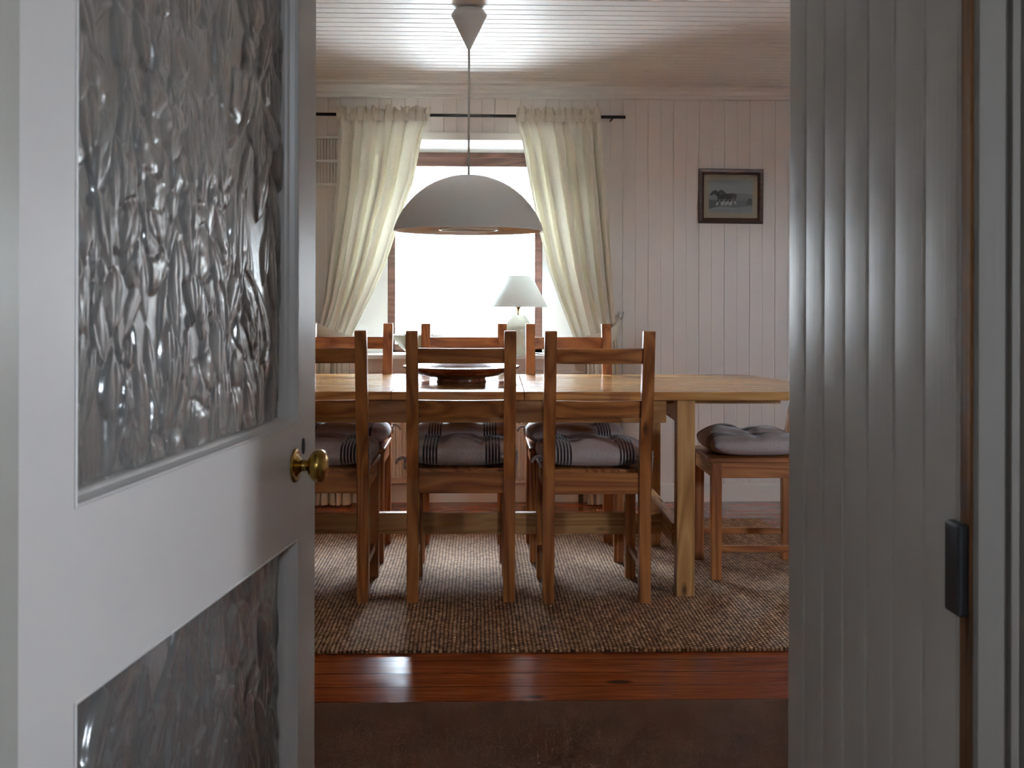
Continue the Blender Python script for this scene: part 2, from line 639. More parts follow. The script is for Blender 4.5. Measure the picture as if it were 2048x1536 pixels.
def spline(pts, n=8):
    """Catmull-Rom through points"""
    P = [Vector(p) for p in pts]
    P = [P[0] * 2 - P[1]] + P + [P[-1] * 2 - P[-2]]
    out = []
    for i in range(1, len(P) - 2):
        for k in range(n):
            t = k / n
            a, b, c, d = P[i - 1], P[i], P[i + 1], P[i + 2]
            out.append(0.5 * ((2 * b) + (c - a) * t + (2 * a - 5 * b + 4 * c - d) * t * t + (3 * b - a - 3 * c + d) * t ** 3))
    out.append(P[-2])
    return out


def grid_mesh(name, X, Y, Z, mat, parent=None, smooth=True, closed_back=None):
    """numpy grid (rows x cols) to a mesh object"""
    n, m = X.shape
    co = np.stack([X, Y, Z], -1).reshape(-1, 3)
    idx = np.arange(n * m).reshape(n, m)
    q = np.stack([idx[:-1, :-1], idx[:-1, 1:], idx[1:, 1:], idx[1:, :-1]], -1).reshape(-1, 4)
    me = bpy.data.meshes.new(name)
    faces = q.tolist()
    verts = co.tolist()
    if closed_back is not None:
        ring = list(idx[0, :]) + list(idx[1:, -1]) + list(idx[-1, :-1][::-1]) + list(idx[1:-1, 0][::-1])
        base = len(verts)
        off = closed_back
        for r in ring:
            v = co[r]
            verts.append([v[0], off, v[2]])
        k = len(ring)
        for i in range(k):
            j = (i + 1) % k
            faces.append([int(ring[i]), base + i, base + j, int(ring[j])])
        faces.append([base + i for i in range(k)][::-1])
    me.from_pydata(verts, [], faces)
    me.update()
    if smooth:
        me.polygons.foreach_set('use_smooth', [True] * len(q) + [False] * (len(faces) - len(q)))
    me.materials.append(mat)
    o = bpy.data.objects.new(name, me)
    COL.objects.link(o)
    if parent is not None:
        o.parent = parent
    return o


def tg_profile(a, b, pitch, phase, strong=0.004, weak=0.004, gw=0.007, bulge=0.0):
    """boarding profile from a to b: list of (u, depth into the board)"""
    pts = []
    k = math.floor((a - phase) / pitch) - 1
    while True:
        g = phase + k * pitch
        if g > b + pitch:
            break
        d = strong if k % 2 == 0 else weak
        w = gw if k % 2 == 0 else gw * (0.5 + 0.5 * weak / strong)
        pts += [(g - w / 2, 0.0), (g - w * 0.18, d), (g + w * 0.18, d), (g + w / 2, 0.0)]
        if bulge > 0:
            for t in (0.12, 0.3, 0.5, 0.7, 0.88):
                pts.append((g + w / 2 + t * (pitch - w), -bulge * (1 - (2 * t - 1) ** 2)))
        k += 1

    def at(u):
        for (u0, d0), (u1, d1) in zip(pts, pts[1:]):
            if u0 <= u <= u1:
                return d0 + (d1 - d0) * (u - u0) / max(1e-9, u1 - u0)
        return 0.0
    return [(a, at(a))] + [p for p in pts if a + 1e-4 < p[0] < b - 1e-4] + [(b, at(b))]


def boards(bm, prof, place, v0, v1, mi=0):
    """sheet of boarding: place(u, depth, v) -> point"""
    lo = [bm.verts.new(place(u, d, v0)) for u, d in prof]
    hi = [bm.verts.new(place(u, d, v1)) for u, d in prof]
    for i in range(len(prof) - 1):
        f = bm.faces.new((lo[i], lo[i + 1], hi[i + 1], hi[i]))
        f.material_index = mi


# ------------------------------------------------------------------ the setting
YF = 6.12          # face of the far wall
CEIL = 2.237
XL, XR = -2.7, 3.0  # dining room side walls
YN = 1.336         # dining-room face of the partition
WX0, WX1 = -0.70, 0.56   # window opening at the wall face
WZ0, WZ1 = 0.79, 1.941
FX0, FX1 = -0.505, 0.365  # window frame at the back of the reveal
FY = 6.42
FZ1 = 1.915
ADDED_RW2 = (2.14, 2.56, 0.95, 1.45)    # unseen window added for reflections in the door glass: x0, x1, z0, z1
ADDED_NW = (2.42, 2.81, 0.98, 1.40)     # unseen near-wall window added to fill chairs and table: x0, x1, z0, z1


def wall_far():
    bm = bmesh.new()

    def pl(u, d, v):
        return (u, YF + d, v)
    kw = dict(pitch=0.069, phase=0.091, strong=0.005, weak=0.0022, gw=0.007)
    boards(bm, tg_profile(XL, WX0, **kw), pl, 0, CEIL)
    boards(bm, tg_profile(WX1, ADDED_RW2[0], **kw), pl, 0, CEIL)
    boards(bm, tg_profile(ADDED_RW2[1], XR, **kw), pl, 0, CEIL)
    boards(bm, tg_profile(ADDED_RW2[0], ADDED_RW2[1], **kw), pl, ADDED_RW2[3], CEIL)
    boards(bm, tg_profile(ADDED_RW2[0], ADDED_RW2[1], **kw), pl, 0, ADDED_RW2[2])
    boards(bm, tg_profile(WX0, WX1, **kw), pl, WZ1, CEIL)
    boards(bm, tg_profile(WX0, WX1, **kw), pl, 0, WZ0 - 0.02)
    y0, y1 = YF + 0.012, 6.60
    box(bm, XL - 0.2, WX0 - 0.02, y0, y1, -0.3, CEIL + 0.2)
    box(bm, WX1 + 0.02, ADDED_RW2[0], y0, y1, -0.3, CEIL + 0.2)
    box(bm, ADDED_RW2[1], XR + 0.2, y0, y1, -0.3, CEIL + 0.2)
    box(bm, ADDED_RW2[0], ADDED_RW2[1], y0, y1, -0.3, ADDED_RW2[2])
    box(bm, ADDED_RW2[0], ADDED_RW2[1], y0, y1, ADDED_RW2[3], CEIL + 0.2)
    box(bm, WX0 - 0.02, WX1 + 0.02, y0, y1, WZ1 + 0.02, CEIL + 0.2)
    box(bm, WX0 - 0.02, WX1 + 0.02, y0, y1, -0.3, WZ0 - 0.03)
    # splayed reveals
    prism(bm, [(WX0, YF + 0.004), (FX0, FY), (FX0, y1), (WX0 - 0.03, y1), (WX0 - 0.03, YF + 0.004)], 'z', WZ0 - 0.03, WZ1 + 0.03, 1)
    prism(bm, [(WX1, YF + 0.004), (WX1 + 0.03, YF + 0.004), (WX1 + 0.03, y1), (FX1, y1), (FX1, FY)], 'z', WZ0 - 0.03, WZ1 + 0.03, 1)
    prism(bm, [(YF + 0.004, WZ1), (FY, FZ1), (y1, FZ1), (y1, WZ1 + 0.03), (YF + 0.004, WZ1 + 0.03)], 'x', WX0 - 0.03, WX1 + 0.03, 1)
    return finish('wall_far', bm, [WHITE, REVEAL])


struct(wall_far())


def side_wall(name, x, sgn, y0, y1, hole=None, mat=WHITE, th=0.25):
    """wall whose face is at x and whose body lies on the side SGN; optional window hole (y0,y1,z0,z1)"""
    bm = bmesh.new()

    def pl(u, d, v):
        return (x + sgn * d, u, v)
    kw = dict(pitch=0.069, phase=0.02, strong=0.005, weak=0.0022)
    xa, xb = sorted((x + sgn * 0.012, x + sgn * th))
    spans = [(y0, y1, 0, CEIL)] if hole is None else [(y0, hole[0], 0, CEIL), (hole[1], y1, 0, CEIL), (hole[0], hole[1], 0, hole[2]), (hole[0], hole[1], hole[3], CEIL)]
    for a, b, c, d in spans:
        boards(bm, tg_profile(a, b, **kw), pl, c, d)
        box(bm, xa, xb, a, b, c - (0.3 if c == 0 else 0), d + (0.2 if d == CEIL else 0))
    if hole is not None:
        xs = sorted((x, x + sgn * 0.013))
        for a, b, c, d in ((hole[0] - .001, hole[0], hole[2], hole[3]), (hole[1], hole[1] + .001, hole[2], hole[3])):
            box(bm, xs[0], xs[1], a, b, c, d)
        for c, d in ((hole[2] - .001, hole[2]), (hole[3], hole[3] + .001)):
            box(bm, xs[0], xs[1], hole[0], hole[1], c, d)
    return struct(finish(name, bm, mat))


HALLWIN = (-0.52, -0.12, 1.0, 1.41)
ADDED_BACKWIN = (0.0, 0.34, 1.72, 1.86)  # unseen hall back window, added to light the door moulding
side_wall('wall_left', XL, -1, YN, YF + 0.1)
side_wall('wall_right', XR, 1, YN, YF + 0.1)
HX0, HX1, HY0 = -1.5, 2.1, -2.2
side_wall('wall_hall_left', HX0, -1, HY0, 0.72, mat=HALLP)
side_wall('wall_hall_right', HX1, 1, HY0, 0.85, HALLWIN, mat=HALLP)
portal('added_far_window_light', ((ADDED_RW2[0] + ADDED_RW2[1]) / 2, 6.62, (ADDED_RW2[2] + ADDED_RW2[3]) / 2), (math.radians(-90), 0, 0), ADDED_RW2[1] - ADDED_RW2[0], ADDED_RW2[3] - ADDED_RW2[2])
portal('added_near_window_light', ((ADDED_NW[0] + ADDED_NW[1]) / 2, YN - 0.19, (ADDED_NW[2] + ADDED_NW[3]) / 2), (math.radians(90), 0, 0), ADDED_NW[1] - ADDED_NW[0], ADDED_NW[3] - ADDED_NW[2])
portal('hall_window_light', (HX1 + 0.27, (HALLWIN[0] + HALLWIN[1]) / 2, (HALLWIN[2] + HALLWIN[3]) / 2), (0, math.radians(90), 0), HALLWIN[3] - HALLWIN[2], HALLWIN[1] - HALLWIN[0])

portal('added_back_window_light', ((ADDED_BACKWIN[0] + ADDED_BACKWIN[1]) / 2, HY0 - 0.14, (ADDED_BACKWIN[2] + ADDED_BACKWIN[3]) / 2), (math.radians(90), 0, 0), ADDED_BACKWIN[1] - ADDED_BACKWIN[0], ADDED_BACKWIN[3] - ADDED_BACKWIN[2])
bm = bmesh.new()
for a, b, c, d in ((HX0 - 0.3, ADDED_BACKWIN[0], -0.3, CEIL + 0.2), (ADDED_BACKWIN[1], HX1 + 0.3, -0.3, CEIL + 0.2), (ADDED_BACKWIN[0], ADDED_BACKWIN[1], -0.3, ADDED_BACKWIN[2]), (ADDED_BACKWIN[0], ADDED_BACKWIN[1], ADDED_BACKWIN[3], CEIL + 0.2)):
    box(bm, a, b, HY0 - 0.12, HY0, c, d)
struct(finish('wall_hall_back', bm, HALLP))

# the thick partition: two blocks either side of the passage and a head above it
PX0, PX1 = -0.43, 0.368
bm = bmesh.new()
box(bm, XL - 0.25, PX0, 0.72, YN, -0.3, CEIL + 0.2)
box(bm, PX1 + 0.014, 2.36, 0.85, YN, -0.3, CEIL + 0.2)
for a, b, c, d in ((2.36, ADDED_NW[0], -0.3, CEIL + 0.2), (ADDED_NW[1], XR + 0.25, -0.3, CEIL + 0.2), (ADDED_NW[0], ADDED_NW[1], -0.3, ADDED_NW[2]), (ADDED_NW[0], ADDED_NW[1], ADDED_NW[3], CEIL + 0.2)):
    box(bm, a, b, YN - 0.16, YN, c, d)
box(bm, HX0 - 0.25, PX0, 0.70, 0.73, -0.3, CEIL + 0.2)
box(bm, PX0, PX1 + 0.02, 0.85, YN, 2.05, CEIL + 0.2)
prism(bm, [(PX1 + 0.014, 0.85), (PX1 + 0.014, YN), (PX1 + 0.004, YN)], 'z', 0, 2.05)
struct(finish('wall_near', bm, WHITE))

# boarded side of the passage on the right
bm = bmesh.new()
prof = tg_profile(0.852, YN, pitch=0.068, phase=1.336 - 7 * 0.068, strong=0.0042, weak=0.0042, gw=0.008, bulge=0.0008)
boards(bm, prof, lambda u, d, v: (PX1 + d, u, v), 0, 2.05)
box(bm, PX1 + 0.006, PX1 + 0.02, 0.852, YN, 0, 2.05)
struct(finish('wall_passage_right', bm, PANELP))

# ceilings
bm = bmesh.new()
prof = tg_profile(YN - 0.02, YF + 0.02, pitch=0.0770, phase=4.435, strong=0.0045, weak=0.0045, gw=0.011)
boards(bm, prof, lambda u, d, v: (v, u, CEIL + d), XL - 0.02, XR + 0.02)
box(bm, XL - 0.2, XR + 0.2, YN - 0.1, 6.6, CEIL + 0.02, CEIL + 0.2)
struct(finish('ceiling', bm, WHITE_X))
bm = bmesh.new()
box(bm, HX0 - 0.3, HX1 + 0.3, HY0 - 0.2, 0.9, CEIL, CEIL + 0.2)
struct(finish('ceiling_hall', bm, HALLP))

# floor
bm = bmesh.new()
box(bm, XL - 0.3, XR + 0.3, HY0 - 0.3, 6.6, -0.2, 0.0)
struct(finish('floor', bm, FLOOR))

# cornice, baseboards
bm = bmesh.new()
prism(bm, [(YF - 0.002, CEIL), (YF - 0.062, CEIL), (YF - 0.062, CEIL - 0.012), (YF - 0.05, CEIL - 0.016), (YF - 0.034, CEIL - 0.026), (YF - 0.026, CEIL - 0.044), (YF - 0.018, CEIL - 0.048), (YF - 0.018, CEIL - 0.066), (YF - 0.002, CEIL - 0.07)], 'x', XL, XR)
struct(finish('trim_1', bm, WHITE_X))
bm = bmesh.new()
for a, b in ((XL, XR),):
    prism(bm, [(YF - 0.001, 0.0), (YF - 0.018, 0.0), (YF - 0.018, 0.088), (YF - 0.012, 0.096), (YF - 0.001, 0.096)], 'x', a, b)
struct(finish('baseboard_far', bm, WHITE_TRIM))
for nm, x, s in (('baseboard_left', XL, 1), ('baseboard_right', XR, -1)):
    bm = bmesh.new()
    xa, xb = sorted((x + s * 0.001, x + s * 0.018))
    box(bm, xa, xb, YN, YF - 0.02, 0, 0.095, bev=0.003)
    struct(finish(nm, bm, WHITE_TRIM))

# main window
win = struct(empty('window_1', (0, 0, 0)))
bm = bmesh.new()
jw = 0.042
box(bm, FX0, FX0 + jw, FY, FY + 0.07, WZ0 - 0.01, FZ1, bev=0.004)
box(bm, FX1 - jw, FX1, FY, FY + 0.07, WZ0 - 0.01, FZ1, bev=0.004)
box(bm, FX0, FX1, FY, FY + 0.07, FZ1 - 0.03, FZ1, bev=0.003)
box(bm, FX0 + jw - .01, FX1 - jw + .01, FY + 0.012, FY + 0.06, FZ1 - 0.078, FZ1 - 0.026, bev=0.004)
box(bm, FX0, FX1, FY, FY + 0.07, WZ0 - 0.01, WZ0 + 0.045, bev=0.004)
finish('frame', bm, WINWOOD[0], win)
obox('pane', PANE, win, FX0 + 0.03, FX1 - 0.03, FY + 0.03, FY + 0.034, WZ0 + 0.03, FZ1 - 0.06)
bm = bmesh.new()
prism(bm, [(WX0 - 0.04, YF - 0.055), (WX1 + 0.04, YF - 0.055), (WX1 + 0.04, YF - 0.001), (WX1, YF - 0.001), (FX1, FY + 0.01), (FX0, FY + 0.01), (WX0, YF - 0.001), (WX0 - 0.04, YF - 0.001)], 'z', WZ0 - 0.02, WZ0)
finish('window_sill', bm, REVEAL, win)
bm = bmesh.new()
box(bm, WX0 - 0.02, WX1 + 0.02, YF - 0.022, YF - 0.001, WZ0 - 0.085, WZ0 - 0.02, bev=0.002)
box(bm, WX0 - 0.02, WX1 + 0.02, YF - 0.034, YF - 0.001, WZ0 - 0.098, WZ0 - 0.085, bev=0.003)
finish('sill_apron', bm, SILLAP, win)
bm = bmesh.new()
box(bm, WX0 - 0.05, WX1 + 0.05, YF - 0.02, YF - 0.001, WZ1, WZ1 + 0.04, bev=0.003)
box(bm, WX0 - 0.05, WX0, YF - 0.02, YF - 0.001, WZ0 + 0.001, WZ1, bev=0.003)
box(bm, WX1, WX1 + 0.05, YF - 0.02, YF - 0.001, WZ0 + 0.001, WZ1, bev=0.003)
finish('architrave', bm, WHITE_TRIM, win)


def side_window(name, x, hole):
    w = struct(empty(name))
    y0, y1, z0, z1 = hole
    bm = bmesh.new()
    for a, b, c, d in ((y0, y0 + .05, z0, z1), (y1 - .05, y1, z0, z1), (y0, y1, z0, z0 + .05), (y0, y1, z1 - .05, z1), ((y0 + y1) / 2 - .02, (y0 + y1) / 2 + .02, z0, z1)):
        box(bm, x + 0.14, x + 0.2, a, b, c, d, bev=0.003)
    finish('frame', bm, WINWOOD[2], w)
    obox('pane', PANE, w, x + 0.165, x + 0.169, y0 + .03, y1 - .03, z0 + .03, z1 - .03)
    return w


w2 = struct(empty('added_window_2'))  # added near-wall window, out of view, brightens the chair backs
bm = bmesh.new()
for a, b, c, d in ((ADDED_NW[0], ADDED_NW[0] + .03, ADDED_NW[2], ADDED_NW[3]), (ADDED_NW[1] - .03, ADDED_NW[1], ADDED_NW[2], ADDED_NW[3]), (ADDED_NW[0], ADDED_NW[1], ADDED_NW[2], ADDED_NW[2] + .03), (ADDED_NW[0], ADDED_NW[1], ADDED_NW[3] - .03, ADDED_NW[3])):
    box(bm, a, b, YN - 0.14, YN - 0.09, c, d, bev=0.003)
finish('frame', bm, WINWOOD[0], w2)
obox('pane', PANE, w2, ADDED_NW[0] + .02, ADDED_NW[1] - .02, YN - 0.118, YN - 0.114, ADDED_NW[2] + .02, ADDED_NW[3] - .02)

w5 = struct(empty('added_window_5'))  # added far-wall window, out of view, brightens the patterned glass
bm = bmesh.new()
B = ADDED_RW2
for a, b, c, d in ((B[0], B[0] + .02, B[2], B[3]), (B[1] - .02, B[1], B[2], B[3]), (B[0], B[1], B[2], B[2] + .02), (B[0], B[1], B[3] - .02, B[3])):
    box(bm, a, b, FY, FY + 0.06, c, d, bev=0.002)
finish('frame', bm, WINWOOD[0], w5)
obox('pane', PANE, w5, B[0] + .01, B[1] - .01, FY + 0.03, FY + 0.034, B[2] + .01, B[3] - .01)
w4 = struct(empty('added_window_4'))  # added back window, out of view, fill from behind the camera
bm = bmesh.new()
B = ADDED_BACKWIN
for a, b, c, d in ((B[0], B[0] + .012, B[2], B[3]), (B[1] - .012, B[1], B[2], B[3]), (B[0], B[1], B[2], B[2] + .012), (B[0], B[1], B[3] - .012, B[3])):
    box(bm, a, b, HY0 - 0.10, HY0 - 0.06, c, d, bev=0.002)
finish('frame', bm, WINWOOD[0], w4)
obox('pane', PANE, w4, B[0] + .005, B[1] - .005, HY0 - 0.082, HY0 - 0.078, B[2] + .005, B[3] - .005)

# outside: pale yard and a white house with a slate roof
bm = bmesh.new()
box(bm, -30, 30, 6.62, 40, -0.45, -0.35)
struct(finish('ground', bm, GRIT))
bm = bmesh.new()
box(bm, 2.4, 30, -20, 1.1, -0.45, -0.35)
struct(finish('ground_side', bm, GRIT))
house = tag(empty('neighbour_house', (0, 15.0, -0.35)), 'white rendered house with slate roof, seen through the window behind the lampshade', 'house')
bm = bmesh.new()
box(bm, -7, 7, 0, 6, 0, 2.6)
finish('house_wall', bm, RENDERW, house)
bm = bmesh.new()
prism(bm, [(-0.35, 2.5), (-0.35, 2.62), (3.0, 5.6), (6.35, 2.62), (6.35, 2.5)], 'x', -7.3, 7.3)
finish('house_roof', bm, SLATE, house)

# doorway: left jamb, right casing and the bare wooden rebate
bm = bmesh.new()
prism(bm, [(-0.42, 0.50), (-0.279, 0.50), (-0.276, 0.503), (-0.276, 0.694), (-0.281, 0.702), (-0.288, 0.704), (-0.42, 0.704)], 'z', 0, 2.04)
struct(finish('trim_2', bm, JAMBP))
bm = bmesh.new()
prism(bm, [(PX1 + 0.0008, 0.848), (PX1 + 0.0008, 0.834), (PX1 + 0.003, 0.831), (0.3905, 0.831), (0.392, 0.834), (0.3935, 0.834), (0.395, 0.829), (0.400, 0.829), (0.402, 0.833), (0.404, 0.835), (0.4065, 0.832), (0.50, 0.830), (0.50, 0.848)], 'z', 0, 2.05)
box(bm, PX1 + 0.01, 0.55, 0.840, 0.852, 0, 2.05)
struct(finish('trim_3', bm, CASING))
bm = bmesh.new()
prism(bm, [(PX1 - 0.0015, 0.836), (PX1 + 0.012, 0.836), (PX1 + 0.012, 0.853), (PX1 - 0.0015, 0.853)], 'z', 0, 2.05)
struct(finish('trim_4', bm, STRIPWOOD[2]))

# black keeper of the lock, on the rebate
kp = tag(empty('lock_keeper', (PX1 - 0.0015, 0.846, 0.888)), 'black iron lock keeper fixed to the bare wooden door rebate', 'lock keeper')
bm = bmesh.new()
box(bm, -0.0085, 0.0005, -0.009, 0.016, -0.0345, 0.0345, bev=0.002, seg=2)
finish('keeper_box', bm, BLACK, kp)
bm = bmesh.new()
box(bm, -0.0006, 0.0005, -0.0115, -0.0035, -0.066, -0.03, bev=0.0003)
finish('strike_plate', bm, DARKWOOD[2], kp)


# ------------------------------------------------------------------ half-glazed door
def petals(nu, nv, U, V, seed, count):
    """relief of overlapping leaf and petal shapes, metres"""
    rs = np.random.RandomState(seed)
    u = np.linspace(0, U, nu)
    v = np.linspace(0, V, nv)
    h = np.zeros((nv, nu))
    du, dv = u[1] - u[0], v[1] - v[0]

    def leaf(cx, cy, ln, wd, ang, amp, rnd):
        nonlocal h
        R = ln * 0.6 + wd
        i0, i1 = max(0, int((cx - R) / du)), min(nu, int((cx + R) / du) + 2)
        j0, j1 = max(0, int((cy - R) / dv)), min(nv, int((cy + R) / dv) + 2)
        if i1 <= i0 or j1 <= j0:
            return
        gu, gv = np.meshgrid(u[i0:i1] - cx, v[j0:j1] - cy)
        a = gu * math.sin(ang) + gv * math.cos(ang)
        b = gu * math.cos(ang) - gv * math.sin(ang)
        b = b + 0.10 * ln * ((a / ln) ** 2) * (1 if rs.rand() > .5 else -1)
        t = np.clip(a / ln + 0.5, 0, 1)
        w = wd * np.sin(np.pi * t ** (0.7 if rnd else 1.25)) ** (0.5 if rnd else 0.75) + 1e-6
        q = np.abs(b) / w
        ins = (q < 1) & (t > 0.0) & (t < 1)
        dome = amp * (1 - q ** 2.8) ** 0.6 * np.sin(np.pi * t) ** 0.3
        if not rnd:
            dome = dome - amp * 0.30 * np.exp(-(q / 0.10) ** 2) * np.sin(np.pi * t) + amp * 0.25 * b / w
        else:
            dome = dome * (0.45 + 0.55 * t) + amp * 0.10 * np.sin(b / wd * 9.0) * t
        sub = h[j0:j1, i0:i1]
        sub[ins] = sub[ins] * 0.30 + dome[ins]
        h[j0:j1, i0:i1] = sub
    for k in range(count):
        cx, cy = rs.rand() * U, rs.rand() * V
        if rs.rand() < 0.12:
            n = rs.randint(3, 6)
            a0 = rs.rand() * 6.28
            for i in range(n):
                ang = a0 + i * 6.283 / n + rs.randn() * 0.15
                ln = 0.048 + rs.rand() * 0.028
                leaf(cx + math.sin(ang) * ln * 0.5, cy + math.cos(ang) * ln * 0.5, ln, ln * 0.46, ang, 0.0050, True)
        else:
            ln = 0.055 + rs.rand() * 0.075
            wd = 0.009 + rs.rand() * 0.013
            leaf(cx, cy, ln, wd, rs.randn() * 0.40 + (math.pi if rs.rand() > 0.5 else 0), wd * (0.17 + 0.15 * rs.rand()), False)
    # faint fibres
    n1 = rs.randn(nv // 6 + 2, nu // 2 + 2)
    jj = np.minimum((np.arange(nv) / 6).astype(int), n1.shape[0] - 1)
    ii = np.minimum((np.arange(nu) / 2).astype(int), n1.shape[1] - 1)
    h += 0.00006 * n1[np.ix_(jj, ii)]
    k = np.array([1, 2, 1]) / 4.0
    for _ in range(1):
        h[:, 1:-1] = h[:, :-2] * k[0] + h[:, 1:-1] * k[1] + h[:, 2:] * k[2]
        h[1:-1] = h[:-2] * k[0] + h[1:-1] * k[1] + h[2:] * k[2]
    gu, gv = np.meshgrid(u, v)
    return gu, gv, h


DW, DT = 0.741, 0.040
door = struct(empty('door_1', (-0.2996, 0.7244, 0.0), math.radians(82.78)))
# local x runs from hinge to knob, local y goes through the thickness away from the viewer
SL, SR = 0.0995, 0.662
G1, G2 = (0.939, 1.86), (0.22, 0.80)
bm = bmesh.new()
box(bm, 0, SL, 0, DT, 0.006, 1.98, bev=0.0015)
box(bm, SR, DW, 0, DT, 0.006, 1.98, bev=0.0015)
box(bm, SL - .001, SR + .001, 0.0002, DT, G1[1], 1.9795)
box(bm, SL - .001, SR + .001, 0.0002, DT, G2[1], G1[0])
box(bm, SL - .001, SR + .001, 0.0002, DT, 0.0065, G2[0])
finish('leaf_frame', bm, DOORP, door)
MW = 0.008


def moulding(z0, z1):
    bm = bmesh.new()
    sec = [(0.0, 0.0003), (0.0012, -0.0010), (0.0028, 0.0004), (0.0034, 0.004), (0.0050, 0.0095), (MW - 0.001, 0.012), (MW, 0.0150), (MW, 0.026), (0.0, 0.026)]
    loops = []
    for (sx, sz) in ((0, 0), (1, 0), (1, 1), (0, 1)):
        ring = []
        for w, d in sec:
            x = SL + w if sx == 0 else SR - w
            z = z0 + w if sz == 0 else z1 - w
            ring.append(bm.verts.new((x, d, z)))
        loops.append(ring)
    n = len(sec)
    for a in range(4):
        r0, r1 = loops[a], loops[(a + 1) % 4]
        for i in range(n - 1):
            bm.faces.new((r0[i], r0[i + 1], r1[i + 1], r1[i]))
    return finish('moulding', bm, DOORP, door)


moulding(*G1)
moulding(*G2)
for (z0, z1), seed, cnt in ((G1, 7, 430), (G2, 11, 220)):
    U, V = SR - SL - 2 * MW + 0.012, z1 - z0 - 2 * MW + 0.012
    gu, gv, hh = petals(int(U / 0.00135), int(V / 0.0018), U, V, seed, cnt)
    grid_mesh('glass_pane', gu + SL + MW - 0.006, 0.0225 - hh, gv + z0 + MW - 0.006, OBSCURE, door, closed_back=0.0265)

KU, KZ = 0.650, 0.890
kn = bmesh.new()
M = Matrix.Translation((KU, 0.0, KZ)) @ Matrix.Rotation(math.radians(90), 4, 'X')
lathe(kn, [(0, 0.006), (0.0072, 0.0065), (0.0068, 0.012), (0.0062, 0.014), (0.0075, 0.0165), (0.013, 0.019), (0.0180, 0.0235), (0.0198, 0.0285), (0.0190, 0.0335), (0.0150, 0.0375), (0.008, 0.0395), (0, 0.040)], 40)
kn.transform(M)
knob = finish('door_knob', kn, BRASS, door)
tag(knob, 'aged brass door knob')
rb = bmesh.new()
lathe(rb, [(0.0, 0.0), (0.0205, 0.0), (0.0205, 0.0012), (0.019, 0.0026), (0.0165, 0.0030), (0.0145, 0.0022), (0.012, 0.0034), (0.0085, 0.0062), (0.0065, 0.0085), (0.0, 0.0085)], 40)
rb.transform(M)
finish('rose', rb, BRASS, knob)
ks = bmesh.new()
lathe(ks, [(0.0, 0.0), (0.0052, 0.0), (0.0050, 0.0014), (0.0035, 0.002), (0.0, 0.002)], 24)
ks.transform(Matrix.Translation((KU + 0.034, 0.0, KZ + 0.019)) @ Matrix.Diagonal((1, 1, 1.9, 1)) @ Matrix.Rotation(math.radians(90), 4, 'X'))
tag(finish('keyhole_cover', ks, BLACK, door), 'dark oval keyhole cover')

# ------------------------------------------------------------------ floor coverings
bm = bmesh.new()
box(bm, HX0 + 0.01, 2.0, HY0 + 0.01, 0.70, 0.0005, 0.011)
box(bm, PX0 + 0.002, PX1 - 0.002, 0.70, YN, 0.0005, 0.011)
box(bm, XL + 0.02, XR - 0.02, YN, 3.052, 0.0005, 0.011, bev=0.003)
tag(finish('carpet', bm, CARPET), 'dark brown fitted carpet covering the floor in front of the varnished boards', 'carpet')

bm = bmesh.new()
box(bm, -2.15, 1.40, 3.498, 5.572, 0.0005, 0.012, bev=0.004, seg=2)
tag(finish('rug', bm, RUG), 'large ribbed natural jute rug lying under the dining table', 'rug')


# ------------------------------------------------------------------ chairs
def lean(z):
    return 0.0 if z < 0.44 else -0.095 * (z - 0.44) / 0.527


